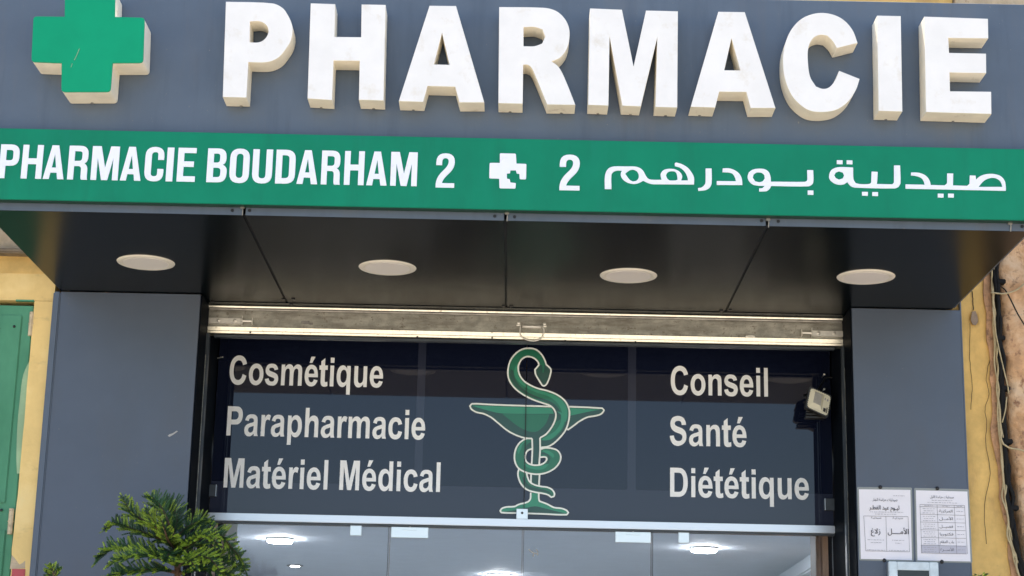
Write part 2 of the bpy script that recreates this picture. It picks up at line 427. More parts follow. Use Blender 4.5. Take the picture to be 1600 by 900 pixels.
# red and chipped patches at the foot of the jamb
zr = onY(25, 889, .028)[1]
rough_edge_panel('red_patch', M_red, lw, onY(17, 895, .027)[0], onY(39, 895, .027)[0], .0265, .035, zr-.5, zr, amp=.006)
link('chipped_patch', slab([[onY(x, y, .0268) for x, y in ((18, 867), (22, 871), (30, 882), (34, 880), (39, 876), (39, 888), (15, 889))]], .034, .0045), M_stone, lw)
led = thing('stone_ledge', 'weathered brown stone ledge above the yellow wall, top left', 'ledge')
z2 = onY(10, 390, .0)[1]
MB().box(-6, -1.7, -.03, .25, zl+.004, z2, bev=.006).build('moulding', M_brownledge, led)
b = MB()
me = bpy.data.meshes.new('rubble')
def bumpy(name, mats, parent, x0, x1, z0, z1, y, amp, nx, nz, seed, holes=(), depth=.2):
    b = bmesh.new(); vs = [[None]*(nz+1) for _ in range(nx+1)]
    for i in range(nx+1):
        for j in range(nz+1):
            x = x0(j/nz) + (x1(j/nz)-x0(j/nz))*i/nx; z = z0+(z1-z0)*j/nz
            d = amp*noise.fractal(Vector((x*7, seed, z*7)), 1.0, 2.0, 4)
            for hx, hz, hr, hd in holes:
                rr = math.hypot(x-hx, z-hz)/hr
                if rr < 1.4: d += hd*max(0, 1-rr**2)**.5 if rr < 1 else -.1*hd*(1.4-rr)
            if i == 0 or i == nx: d += .012
            vs[i][j] = b.verts.new((x, y+d, z))
    for i in range(nx):
        for j in range(nz): b.faces.new((vs[i][j], vs[i+1][j], vs[i+1][j+1], vs[i][j+1]))
    # returns to the masonry behind
    for i, flip in ((0, 0), (nx, 1)):
        bk = [b.verts.new((vs[i][j].co.x, y+depth, vs[i][j].co.z)) for j in range(nz+1)]
        for j in range(nz): b.faces.new((vs[i][j], vs[i][j+1], bk[j+1], bk[j]))
    me = bpy.data.meshes.new(name); b.to_mesh(me); b.free()
    for p in me.polygons: p.use_smooth = True
    return link(name, me, mats, parent)
bumpy('rubble', M_stone, led, lambda t: -3.2, lambda t: -1.55, z2+.006, ZTOP, .02, .02, 70, 160, 11)

# green door on the left
gd = thing('green_door', 'old green painted metal door with peeling edge, left of the shopfront', 'door')
xdl = onY(-60, 600, .1)[0]-.35
xr2 = xdr
box('leaf', M_oldgreen, gd, xdl, xr2-.001, .050, .15, .02, ydtop-.006, bev=.003)
zi = onY(30, 492, .04)[1]
box('raised_panel', M_oldgreen, gd, xdl+.1, xr2-.045, .044, .0495, 2.55, zi, bev=.003)
box('raised_panel', M_oldgreen, gd, xdl+.1, onY(12, 850, .09)[0], .042, .0495, .3, 2.44, bev=.003)
ed = [(52, 555), (47, 640), (40, 690), (34, 720), (34, 740), (28, 740), (27, 715), (29, 660), (33, 620), (38, 585)]
link('overpaint', slab([smooth_poly([onY(x-1.5, y, .041) for x, y in ed])], .0425, .0015), M_palegreen, gd)
for (hx, hy, hh) in ((51, 488, 37), (19, 795, 40)):
    x, z = onY(hx, hy, .04); x2, z3 = onY(hx, hy+hh, .04)
    h = MB(); h.tube([(x, .082, z), (x, .082, (z+z3)/2-.002)], .009, 8); h.build('hinge', M_worn, gd, smooth=True) if False else None
    h = MB(); h.tube([(x, .036, z), (x, .036, z3)], .0105, 8); h.tube([(x, .036, (z+z3)/2+.002), (x, .036, (z+z3)/2-.002)], .0125, 8)
    h.build('hinge', M_worn, gd)
for (sx, sy) in ((22, 510), (2, 797)):
    x, z = onY(sx, sy, .042); MB().dome((x, .042, z), .006).build('rivet', M_screw, gd, smooth=True)

# right of the shop: yellow strip, crevice with cables, rough wall
ry = thing('yellow_wall', 'cracked ochre yellow plaster strip between the right pillar and the cables', 'wall')
edge = [(1546, 425), (1549, 470), (1553, 520), (1556, 580), (1560, 650), (1563, 700), (1572, 760), (1578, 800), (1583, 850), (1590, 900), (1600, 1000), (1640, 1450)]
EX = [onY(x, y, .03) for x, y in edge]
def edge_x(z):
    P = sorted(EX, key=lambda p: p[1])
    if z <= P[0][1]: return P[0][0]
    for a, c in zip(P, P[1:]):
        if a[1] <= z <= c[1]: return a[0]+(c[0]-a[0])*(z-a[1])/(c[1]-a[1])
    return P[-1][0]
ztr = ZS+.5
hx, hz = onY(1522, 496, .03)
bumpy('plaster_strip', M_yel2, ry, lambda t: XPR-.03, lambda t: edge_x(.1+t*(ztr-.1)) + .008*noise.noise(Vector((t*60, 2, 1))), .1, ztr, .035, .006, 30, 260, 4,
      holes=((hx, hz, .02, .012), (hx+.004, hz-.018, .018, .012)), depth=.24)
def crack(pts, y, w0, parent):
    mb = MB(); P = smooth_poly([onY(a, c, y) for a, c in pts], closed=False, k=5)
    P = [p+Vector((.003*noise.noise(Vector((p.x*80, p.y*80, 5))), 0)) for p in P]
    ribbon(mb, P, w0, y); mb.build('crack', M_crack, parent)
    mb2 = None
crack([(1519, 455), (1520, 470), (1521, 485)], .026, .004, ry)
crack([(1516, 505), (1515, 560), (1519, 600), (1517, 640)], .026, .0022, ry)
crack([(1547, 560), (1541, 590), (1545, 615), (1539, 640), (1542, 660), (1540, 690), (1547, 740), (1538, 790), (1541, 850)], .026, .0022, ry)
wc = [(edge_x(z_)+.002-(.030+.016*noise.noise(Vector((z_*7, 3, 1)))+.008*noise.noise(Vector((z_*31, 5, 1)))), z_) for z_ in [.2+(ztr-.25)*i_/90 for i_ in range(91)]]
wc += [(edge_x(z_)+.004*noise.noise(Vector((z_*60, 2, 1))), z_) for z_ in [.2+(ztr-.25)*i_/90 for i_ in range(90, -1, -1)]]
link('worn_edge', slab([wc], .03, .007), M_wornp, ry)
link('exposed_patch', slab([smooth_poly([onY(a_, c_, .024) for a_, c_ in ((1519, 487), (1524, 486), (1527, 494), (1528, 502), (1525, 508), (1520, 507), (1517, 500))])], .028, .006), M_wornst, ry)
rr = thing('rough_wall', 'rough pinkish rendered wall at the far right edge behind cables', 'wall')
bumpy('render_face', M_rough, rr, lambda t: edge_x(.1+t*(ztr+.3-.1))+.045+.018*noise.noise(Vector((t*50, 9, 1)))-.012*math.sin(t*40)*0, lambda t: 3.4, .1, ztr+.3, .02, .016, 60, 260, 21,
      holes=tuple((*onY(x, y, .02), r_, .03) for x, y, r_ in ((1563, 528, .012), (1572, 606, .016), (1573, 690, .018), (1585, 793, .010), (1560, 443, .016))), depth=.25)
cb = thing('cable_bundle', 'bundle of black and tan cables run down the crevice in the right wall', 'cable')
path = [(1551, 380), (1553, 430), (1556, 480), (1559, 540), (1562, 600), (1565, 660), (1569, 720), (1573, 770), (1577, 810), (1584, 850), (1592, 885), (1602, 920), (1622, 1100), (1660, 1440)]
def cable(off, r, m, amp, seed, name='cable', y=.012):
    P = []
    base = smooth_poly([onY(x, yy, y) for x, yy in path], closed=False, k=6)
    for i, p in enumerate(base):
        P.append((p.x+off+amp*noise.noise(Vector((i*.22, seed, 0))), y-.008+.012*noise.noise(Vector((i*.3, seed, 7))), p.y))
    MB().tube(P, r, 7).build(name, m, cb, smooth=True)
cable(.004, .0105, M_cabB, .012, 1); cable(.012, .009, M_cabB, .016, 5); cable(-.009, .0045, M_cabT, .012, 2); cable(-.014, .0035, M_cabT, .014, 9); cable(-.002, .0035, M_cabT, .02, 14)
def loose(pts, r, m, y):
    P = smooth_poly([onY(x, yy, y) for x, yy in pts], closed=False, k=5)
    MB().tube([(p.x, y, p.y) for p in P], r, 6).build('loose_wire', m, cb, smooth=True)
loose([(1548, 457), (1556, 458), (1566, 459), (1578, 457), (1590, 452), (1604, 440)], .0035, M_cabT, -.012)
loose([(1551, 480), (1556, 520), (1562, 550), (1569, 580), (1575, 605), (1576, 615)], .003, M_cabT, -.008)
loose([(1565, 672), (1564, 684), (1568, 694), (1578, 700), (1590, 702), (1606, 706)], .004, M_cabT, -.012)
loose([(1566, 660), (1571, 640), (1573, 620)], .0025, M_cabT, -.010)
loose([(1556, 430), (1562, 445), (1572, 455), (1590, 490), (1602, 510)], .003, M_crack, .0)
for x, y in ((1563, 440), (1562, 528), (1570, 607), (1574, 690), (1583, 794)):
    px, pz = onY(x, y, .0)
    k = MB(); k.box(px-.016, px+.022, -.008, .03, pz-.009, pz+.010, bev=.003); k.build('clip', M_cabB, cb)

# ------------------------------------------------------------------ pillars
for side, x0, x1, lab in (('l', XPL, XOL, 'left slate blue clad pillar beside the green door'), ('r', XOR, XPR, 'right slate blue clad pillar carrying two posters')):
    p = thing('clad_pillar', lab, 'pillar')
    box('cladding', M_pillar, p, x0+(.0182 if side == 'l' else 0), x1, 0, .30, .0, ZS-.003, bev=.0012)
    if side == 'l':
        t = MB(); t.prof([(0, 0)], 0, 0, caps=False) if False else None
        t.box(x0-.012, x0+.018, -.006, .26, .0, ZS-.004, bev=.005); t.build('edge_trim', M_fascia, p)
    else:
        box('edge_trim', M_fascia, p, x1+.001, x1+.006, .0015, .26, .0, ZS+.05)
# scuff on the left pillar
sc_l = thing('paper_scrap', 'tiny torn pale scrap stuck on the left pillar', 'scrap')
link('scrap', slab([[onY(x, y, -.001) for x, y in ((262, 681), (265, 678.5), (270, 677), (276, 673), (278, 674), (271, 679), (265, 682.5))]], -.0005, .0015), M_lampgrey, sc_l)

# ------------------------------------------------------------------ canopy
cn = thing('canopy', 'slate blue box canopy over the pharmacy entrance with dark underside', 'canopy')
XL_, XR_ = -W, W
box('fascia_panel', M_fascia, cn, XL_-.06, XR_+.07, -D, -D+.03, ZBT+.02, ZFT, bev=.0015)
box('side_panel', M_fascia, cn, XL_, XL_+.03, -D+.031, -.002, ZS+.006, ZFT-.004)
box('side_panel', M_fascia, cn, XR_-.018, XR_+.012, -D+.031, -.002, ZS+.006, ZFT-.004)
box('sun_seal_panel', M_gap, cn, XL_+.031, XR_-.019, -.0015, .029, ZS+.005, ZFT-.005)  # unseen, added to stop sun leaking in behind the canopy
box('top_panel', M_roof, cn, XL_+.031, XR_-.019, -D+.031, -.002, ZFT-.05, ZFT-.01)
seams = [XL_, -.93, 0, .93, XR_]
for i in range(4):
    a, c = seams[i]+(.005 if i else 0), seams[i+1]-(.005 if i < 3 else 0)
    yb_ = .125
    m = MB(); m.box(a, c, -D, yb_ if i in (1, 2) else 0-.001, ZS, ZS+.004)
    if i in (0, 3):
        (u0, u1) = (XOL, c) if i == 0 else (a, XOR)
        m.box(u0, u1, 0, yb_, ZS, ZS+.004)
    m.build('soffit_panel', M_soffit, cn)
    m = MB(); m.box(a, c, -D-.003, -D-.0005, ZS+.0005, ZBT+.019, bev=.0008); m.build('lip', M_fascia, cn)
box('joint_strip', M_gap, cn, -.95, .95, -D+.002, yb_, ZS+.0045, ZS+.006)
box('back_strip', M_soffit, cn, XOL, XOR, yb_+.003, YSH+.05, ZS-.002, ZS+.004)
def scr(px, py, z=ZS, r=.008):
    x, y = onZ(px, py, z); MB().disc((x, y, z-.0002), r, .004, 'z', 8).build('screw', M_screw, cn)
for px, py in ((443, 467), (458, 467), (455, 475), (787, 478), (799, 478), (1127, 485), (1141, 484), (741, 483), (1039, 490), (1244, 494), (332, 471)): scr(px, py)
for px, py in ((363, 329), (390, 329), (773, 338), (804, 339), (1190, 345), (1216, 346), (1597, 354)):
    x, z = onY(px, py, -D-.004); MB().disc((x, -D-.003, z), .0062, .003, 'y', 8).build('screw', M_screw, cn)
for px, py in ((379, 324), (792, 333), (1200, 343), (1578, 349)):
    x, z = onY(px, py, -D-.006); k = MB(); k.box(x-.008, x+.008, -D-.012, -D-.0035, z-.006, z+.004, bev=.002); k.tube([(x, -D-.009, z+.003), (x+.002, -D-.010, z-.012), (x+.001, -D-.006, z-.03)], .0022, 5); k.build('clip', M_galvd, cn)

# downlights
labs = ['round cream downlight nearest the left end of the canopy', 'round cream downlight, second from the left under the canopy', 'round cream downlight, third from the left under the canopy', 'round cream downlight nearest the right end of the canopy']
for (px, py), lab in zip(((228, 410), (605.5, 418), (982, 430.5), (1353, 432.5)), labs):
    x, y = onZ(px, py, ZS)
    t = thing('downlight', lab, 'downlight', 'downlights under the canopy', (x, y, ZS))
    prof = [(.086, .0), (.088, -.0035), (.100, -.0055), (.111, -.003), (.113, 0)]
    rb = MB(); N = 48
    for i, (r_, z_) in enumerate(prof): rb.v += [(r_*math.cos(2*math.pi*k/N), r_*math.sin(2*math.pi*k/N), z_) for k in range(N)]
    for i in range(len(prof)-1):
        for k in range(N): rb.f.append((i*N+k, i*N+(k+1) % N, (i+1)*N+(k+1) % N, (i+1)*N+k)); rb.mi.append(0)
    rb.build('rim', M_lamprim, t, smooth=True)
    MB().disc((0, 0, -.0005), .0875, .0045, 'z', N).build('diffuser', M_lampface, t)

# ------------------------------------------------------------------ big letters
yf = -D-.10                                # their front faces
BIG = {
'P': ([(353,2.5),(425,5),(441,12),(450,24),(456,38),(457,50),(454,64),(447.5,75),(437,88),(425,95),(412,97.5),(388,97),(385,152.5),(348,151.5)], [(390.5,33.5),(404,33),(413,36.5),(418.5,43),(419,52),(413,61.5),(404,66),(390,66)]),
'H': ([(485.5,5),(523.7,6.3),(522.5,57.5),(564.2,58),(565,6.8),(602.5,7.5),(599.2,157),(560.7,155.8),(562,95),(521.2,94.5),(518.7,156.3),(480.5,153.8)],),
'A1': ([(671.2,8.8),(712.5,9.2),(756.7,160),(718,160),(711.2,135.5),(668,134.3),(661.2,159.2),(623,158)], [(690.7,51.3),(702.5,101.2),(678,100.5)]),
'R': ([(780,10.8),(850,12),(867.5,16.3),(880,26),(888,40),(890,55),(886,75),(875,90),(861.7,95.8),(872.5,104),(882.5,122.5),(899,163.8),(855,163.2),(836,117),(830,105),(823.7,101),(817.5,101.2),(816.7,162),(778.7,161.2)], [(818,42.5),(835,42),(847.5,46),(852,57),(847,68),(835,72),(818,72)]),
'M': ([(922,13),(971.7,15),(990,103.7),(1009.5,16.3),(1059.2,17.5),(1058.2,168),(1024.2,167),(1027,58.7),(1001.2,166.2),(972.5,165),(952.5,57.5),(950.7,165),(919,163.8)],),
'A2': ([(1122.5,18.2),(1163.7,18.8),(1211.7,168.7),(1173,168.7),(1166.2,143.7),(1123.7,143.2),(1117.5,168),(1079.2,166.8)], [(1143,60),(1157,110),(1131.7,109.5)]),
'C': ([(1340,67),(1332.5,47.5),(1320,32.5),(1305,23.8),(1286,20),(1267.5,22.5),(1250,31.2),(1235,48.8),(1226,72.5),(1223.7,95),(1226,120),(1235,145),(1247.5,161),(1265,172.5),(1286,175),(1307.5,171),(1325,158.7),(1337.5,140),(1343.2,123.2),(1311.2,110.5),(1305,125),(1296,136),(1286,138.7),(1275,135),(1266,120),(1262.5,97.5),(1263,75),(1270,60),(1281,54.5),(1292.5,55.5),(1301,63.8),(1307.5,75)],),
'I': ([(1370.5,24.2),(1407.5,25),(1410,174.2),(1373,173.2)],),
'E': ([(1444.2,25.8),(1543.7,29.2),(1544.2,60),(1481.7,59.2),(1483,82.5),(1540.7,83.7),(1541,114.2),(1483.7,113.2),(1484.5,142.5),(1548.7,143.2),(1549.2,178),(1447,175)],)}
ls = thing('letter_sign', 'large raised white letters reading PHARMACIE across the slate canopy front', 'sign')
def rect_up(px, y):                         # photo point -> plane
    return onY(px[0], px[1], y)
for k, cs in BIG.items():
    me = slab([smooth_poly([rect_up(p, yf) for p in c], k=5) for c in cs], -D-.004, .096, bevel=.0012)
    side_slots(me)
    link('letter', me, [M_white, M_creambounce], ls, label='raised white letter ' + k[0] + {'A1': ', the first A', 'A2': ', the second A'}.get(k, ''))
for px, py in ((377, 167), (502, 169.5), (584, 170.5), (646, 172), (739, 173), (797, 175.5), (877, 177), (934, 179), (985, 180), (1040, 181), (1093, 180.5), (1187, 181.5), (1270, 185), (1384, 187), (1489, 189.5)):
    x, z = onY(px, py-1.5, -D-.012); MB().tube([(x, -D-.012, z-.004), (x, -D-.012, z+.01)], .0055, 8).build('fixing_bolt', M_galvd, ls)
cr = thing('pharmacy_cross', 'raised green cross with cream sides at the left of the big letters', 'cross')
yc = -D-.125
cc = [(101.5,-19),(180,-17),(179.2,26.2),(226,27.3),(223.5,98),(176,98.2),(172.5,143.3),(95.5,143.5),(96.2,98.3),(48.7,96.5),(52,25.3),(100.7,25.8)]
P = [Vector(onY(x, y, yc)) for x, y in cc]
def rounded(P, r, seg=5, which=None):
    out = []; N = len(P)
    for i in range(N):
        a, p, c = P[i-1], P[i], P[(i+1) % N]
        if which is not None and i not in which: out.append(p); continue
        d1 = (a-p).normalized(); d2 = (c-p).normalized()
        for k in range(seg+1):
            t = k/seg; out.append((1-t)**2*(p+d1*r)+2*t*(1-t)*p+t*t*(p+d2*r))
    return out
outer = {0, 1, 3, 4, 6, 7, 9, 10}
me = slab([rounded(P, .014, which=outer)], -D-.004, .113)
side_slots(me); me2 = me; link('box_body', me, [M_creambounce, M_creambounce], cr)
ctr = sum(P, Vector((0, 0)))/len(P)
me = slab([rounded(P, .014, which=outer)], -D-.1172, .0075, bevel=.0015)
link('face', me, [M_crossface], cr)
sr = MB(); ribbon(sr, smooth_poly([onY(x, y, yc-.0008) for x, y in ((124, 76), (120, 86), (116, 94))], closed=False), .0022, yc-.0008); ribbon(sr, [Vector(onY(x, y, yc-.0008)) for x, y in ((113, 99), (111, 105))], .0018, yc-.0008)
sr.build('scratch', M_palegreen, cr)
x, z = onY(144, 160.5, -D-.012); MB().tube([(x, -D-.012, z-.004), (x, -D-.012, z+.01)], .0055, 8).build('fixing_bolt', M_galvd, cr)

# ------------------------------------------------------------------ green band
gb = thing('green_name_board', 'long green board under the big letters reading PHARMACIE BOUDARHAM 2', 'sign')
m = MB(); m.box(XL_-.055, XR_+.065, -D-TB, -D-.0035, ZBT, ZTP, bev=.002); o = m.build('board', [M_green, M_greenshade], gb)
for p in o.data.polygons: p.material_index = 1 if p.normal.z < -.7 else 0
box('shadow_gap', M_gap, gb, XL_-.05, XR_+.06, -D-.004, -D-.0003, ZTP-.01, ZTP+.007)
yb2 = -D-TB-.0035
NB = {
'P': "M0 0V100H33Q60 100 60 74V62Q60 37 33 37H19V0ZM19 53V84H32Q41 84 41 74V62Q41 53 32 53Z",
'H': "M0 0V100H18V60H44V100H62V0H44V43H18V0Z",
'A': "M0 0L21 100H41L62 0H43L40 19H21L18 0ZM24 34L31 76L37 34Z",
'R': "M0 0V100H34Q59 100 59 76V68Q59 52 48 48Q59 44 59 30V12Q59 4 61 0H42Q40 4 40 12V30Q40 40 30 40H18V0ZM18 55V84H32Q41 84 41 76V65Q41 55 31 55Z",
'M': "M0 0V100H26L41 36L55 100H81V0H64V66L50 0H32L17 66V0Z",
'C': "M38 63V78Q38 86 29 86Q19 86 19 77V23Q19 14 29 14Q38 14 38 22V36H56V25Q56 -1 29 -1Q0 -1 0 26V74Q0 101 29 101Q56 101 56 75V63Z",
'I': "M0 0V100H19V0Z",
'E': "M0 0V100H56V85H19V60H50V44H19V16H56V0Z",
'B': "M0 0V100H32Q57 100 57 76V71Q57 56 46 52Q60 48 60 33V27Q60 0 33 0ZM19 15V43H30Q41 43 41 33V25Q41 15 32 15ZM19 58V85H30Q38 85 38 76V68Q38 58 29 58Z",
'O': "M0 27V73Q0 101 30 101Q59 101 59 73V27Q59 -1 30 -1Q0 -1 0 27ZM19 26Q19 14 30 14Q40 14 40 26V74Q40 86 30 86Q19 86 19 74Z",
'U': "M0 100H19V25Q19 14 30 14Q40 14 40 25V100H59V27Q59 -1 30 -1Q0 -1 0 27Z",
'D': "M0 0V100H30Q60 100 60 72V28Q60 0 30 0ZM19 16V84H29Q41 84 41 73V27Q41 16 29 16Z",
'2': "M0 0V10Q1 30 22 49Q40 64 40 76Q40 87 30 87Q19 87 19 75V66H0V74Q0 101 30 101Q60 101 60 76Q60 58 42 42Q22 25 20 13H60V0Z"}
def bandtext(items, ytop, ybot):
    for ch, l, r_ in items:
        cs = svg(NB[ch]); wmax = max(p[0] for p in cs[0])
        x0, zb = onY(l, ybot((l+r_)/2), yb2); x1, _ = onY(r_, ybot((l+r_)/2), yb2); _, zt = onY((l+r_)/2, ytop((l+r_)/2), yb2); zb = onY((l+r_)/2, ybot((l+r_)/2), yb2)[1]
        out = []
        for c in cs:
            c = [Vector((x0+(x1-x0)*p[0]/wmax, zb+(zt-zb)*p[1]/100)) for p in c]
            out.append(c)
        me = slab(out, -D-TB+.0005, .004)
        link('letter', me, M_bandwhite, gb)
yt = lambda x: 225.3+x*.0194; ybm = lambda x: 278+x*.0196
bandtext([('P',-3,27),('H',32,64),('A',66.5,99),('R',104.5,136),('M',141,183.5),('A',187,219.3),('C',224.5,254),('I',258.5,269),('E',275.5,304),
          ('B',322,353),('O',357.5,388),('U',393,424),('D',429.5,460),('A',463,495.5),('R',501,531),('H',537,568),('A',572,604),('M',609.5,651)], yt, ybm)
bandtext([('2',680.5,709.5)], lambda x: 240, lambda x: 293); bandtext([('2',874,905.5)], lambda x: 242, lambda x: 297.3)
def plate(name, cs, parent, y0, t, m, sm=True, ang=38):
    me = slab([smooth_poly([onY(px, py, y0-t) for px, py in c], ang=ang) if sm else [onY(px, py, y0-t) for px, py in c] for c in cs], y0, t)
    return link(name, me, m, parent)
cl = [(781,239.5),(806,240),(807,255.5),(822.5,256),(822,280),(812,280),(811.5,271.5),(807.5,271),(806,266),(797.5,266),(797,270.5),(792,271),(792,279),(796.5,280),(797.5,285),(806,286),(805.5,294.5),(780.5,294),(780,279),(764.5,278.5),(765,254.5),(781,254.5)]
PP = [Vector(onY(a, c, yb2)) for a, c in cl]
link('cross_emblem', slab([rounded(PP, .004, 3, which={0,1,3,4,5,16,17,19,20})], -D-TB+.0005, .004), M_bandwhite, gb)
def Z(pts, ox, oy, s): return [(ox+x/s, oy+y/s) for x, y in pts]
AR = [
 ([Z([(120,440),(120,300),(135,230),(175,180),(240,160),(370,160),(500,162),(560,180),(600,215),(630,270),(660,310),(700,325),(830,327),(820,285),(820,250),(850,210),(900,192),(980,192),(1040,215),(1075,250),(1088,290),(1075,335),(1160,335),(1155,300),(1130,240),(1090,195),(1050,170),(995,155),(995,120),(1010,110),(1080,130),(1150,170),(1205,235),(1235,300),(1235,385),(760,382),(700,378),(650,362),(600,338),(550,365),(500,378),(450,375),(400,360),(350,325),(322,280),(320,245),(335,212),(270,212),(225,230),(203,265),(203,443),(120,443)],930,240,8),
   Z([(375,250),(430,208),(480,200),(525,222),(545,265),(540,310),(510,340),(470,348),(430,325)],930,240,8), Z([(885,270),(900,240),(930,222),(990,222),(1015,240),(1025,275),(1030,325),(1000,335),(930,335),(900,310)],930,240,8)]),
 ([Z([(1380,185),(1455,185),(1455,370),(1430,425),(1380,455),(1290,465),(1285,430),(1330,422),(1370,385),(1380,350)],930,240,8)]),
 ([Z([(0,343),(240,345),(225,290),(195,250),(150,235),(72,232),(75,185),(150,183),(220,205),(280,250),(312,310),(320,392),(0,390)],1120,240,8)]),
 ([Z([(385,290),(400,235),(450,200),(520,188),(600,195),(650,230),(672,290),(675,350),(1090,353),(1120,345),(1132,325),(1130,205),(1205,207),(1207,350),(1190,385),(1140,408),(680,403),(660,440),(620,468),(530,472),(530,435),(570,432),(600,402),(520,400),(450,385),(405,345)],1120,240,8), Z([(450,300),(460,260),(500,235),(560,237),(595,265),(600,310),(575,345),(530,357),(480,345)],1120,240,8)]),
 ([Z([(128,195),(140,160),(170,138),(215,130),(315,133),(318,225),(335,255),(370,263),(440,262),(457,250),(460,165),(507,168),(503,240),(500,262),(620,265),(635,250),(635,117),(682,117),(685,255),(670,285),(640,296),(340,290),(300,280),(270,247),(240,265),(190,265),(150,245),(130,220)],1270,235,5), Z([(168,195),(180,172),(205,163),(235,172),(245,195),(235,218),(205,228),(178,215)],1270,235,5)]),
 ([Z([(725,265),(875,268),(865,235),(840,210),(800,198),(768,195),(768,172),(830,175),(880,195),(910,230),(922,270),(1030,273),(1050,255),(1050,180),(1097,180),(1095,273),(1205,277),(1225,260),(1227,195),(1272,197),(1275,228),(1310,200),(1360,185),(1420,185),(1470,202),(1500,240),(1508,290),(1508,315),(725,298)],1270,235,5), Z([(1295,285),(1340,235),(1390,215),(1430,217),(1465,240),(1483,285)],1270,235,5)])]
for cs in AR: plate('letter', cs, gb, -D-TB+.0005, .004, M_bandwhite)
dots = [(1137,460,1208,513,1120,240,8)] + [(a,c,a+45,c+30,1270,235,5) for a, c in ((188,76),(265,77),(385,323),(465,325),(977,337),(1057,337))]
for a, c, a2, c2, ox, oy, s in dots:
    plate('letter_dot', [Z([(a,c),(a2,c+1),(a2,c2+1),(a,c2)],ox,oy,s)], gb, -D-TB+.0005, .004, M_bandwhite, sm=False)

# ------------------------------------------------------------------ roller shutter (rolled up)
rs = thing('roller_shutter', 'galvanised roller shutter rolled up above the glass front', 'shutter')
def zS(py, px=800, y=YSH): return onY(px, py, y)[1]
# heights read at x=800 (9 px below the values at x=400)
zt_, z1_, z2_, z3_, z4_, z5_, z6_ = [zS(v) for v in (487.5, 490, 493, 520.5, 526.5, 530.5, 533)]
XSL, XSR = XOL+.002, XOR-.002
n_l = onY(325, 500, YSH)[0]; n_r = onY(1318, 520, YSH)[0]
s = MB()
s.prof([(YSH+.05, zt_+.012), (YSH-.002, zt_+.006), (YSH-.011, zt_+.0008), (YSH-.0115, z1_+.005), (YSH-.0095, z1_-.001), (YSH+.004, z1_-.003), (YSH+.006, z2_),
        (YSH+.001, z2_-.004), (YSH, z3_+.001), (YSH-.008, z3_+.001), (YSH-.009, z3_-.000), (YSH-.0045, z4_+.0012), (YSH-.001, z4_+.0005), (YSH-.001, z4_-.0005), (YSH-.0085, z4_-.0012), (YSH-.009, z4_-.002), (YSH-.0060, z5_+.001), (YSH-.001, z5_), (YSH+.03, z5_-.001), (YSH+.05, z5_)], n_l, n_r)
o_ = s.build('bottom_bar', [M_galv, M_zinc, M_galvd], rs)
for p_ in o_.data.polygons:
    if p_.normal.z < -.15 and abs(p_.normal.x) < .5 and p_.center.z > z5_: p_.material_index = 1 if (p_.center.z < z3_ or z1_-.0005 < p_.center.z < z1_+.0045) else 2  # down-facing ridges take the painted ground glint, the undercut a painted dark
box('seal_strip', M_frame, rs, n_l+.03, n_r-.04, YSH+.002, YSH+.03, z6_-.008, z5_-.004, bev=.001)
s = MB(); s.prof([(YSH+.05, zt_+.012), (YSH+.006, zt_+.004), (YSH+.004, z2_), (YSH+.006, z3_), (YSH+.001, z4_), (YSH+.004, z5_-.004), (YSH+.05, z5_-.004)], XSL, n_l-.002); s.build('guide_head', M_galvd, rs)
s = MB(); s.prof([(YSH+.05, zt_+.012), (YSH+.006, zt_+.004), (YSH+.004, z2_), (YSH+.006, z3_), (YSH+.001, z4_), (YSH+.004, z5_-.004), (YSH+.05, z5_-.004)], n_r+.002, XSR); s.build('guide_head', M_galvd, rs)
box('shutter_roll_cover', M_black, rs, XSL, XSR, YSH+.052, YG-.035, z4_+.12, ZS+.25)
def bolt_plate(px0, px1, py, hpx, flip):
    a, z = onY(px0, py, YSH-.006); c, _ = onY(px1, py, YSH-.006); h = .0125
    p = MB(); p.box(min(a, c), max(a, c), YSH-.013, YSH-.001, z-h, z+h, bev=.0015); o = p.build('slide_bolt', M_chrome, rs)
    for f in (.3, .8):
        xx = a+(c-a)*f; MB().dome((xx, YSH-.013, z), .0080, k=.9).build('rivet', M_chrome, o, smooth=True)
    e = c; sgn = 1 if c > a else -1
    k = MB(); k.box(min(e, e+sgn*.004), max(e, e+sgn*.004), YSH-.022, YSH-.001, z-.016, z+.022, bev=.001)
    k.tube([(e, YSH-.012, z), (e+sgn*.046, YSH-.012, z)], .006, 8)
    k.box(min(e+sgn*.044, e+sgn*.048), max(e+sgn*.044, e+sgn*.048), YSH-.022, YSH-.001, z-.014, z+.014, bev=.001)
    k.build('bolt_rod', M_chrome, o)
bolt_plate(326, 378, 501, 10, 1); bolt_plate(1317, 1269, 522, 10, -1)
# D handle in the middle
hx0, hz0 = onY(810.5, 505.5, YSH); hx1, hz1 = onY(850.5, 507, YSH)
h = MB()
for xx, zz in ((hx0, hz0), (hx1, hz1)):
    h.dome((xx, YSH-.006, zz), .008, k=.9); h.box(xx-.010, xx+.010, YSH-.003, YSH, zz-.012, zz-.004, bev=.001)
bx0, bz = onY(816, 511, YSH); bx1, _ = onY(846, 511, YSH)
h.tube([(bx0, YSH-.010, bz), (bx1, YSH-.010, bz)], .0075, 10)
lp = [(813, 510), (812.5, 518), (813.5, 524), (819, 529), (828, 532), (838, 532), (846, 528), (849, 522), (850, 515), (848, 511)]
Ph = smooth_poly([onY(a, c, YSH-.02) for a, c in lp], closed=False, k=4)
h.tube([(p.x, YSH-.018, p.y) for p in Ph], .0032, 8); h.build('pull_handle', M_chrome, rs, smooth=True)
kx, kz = onY(1172, 526, YSH)
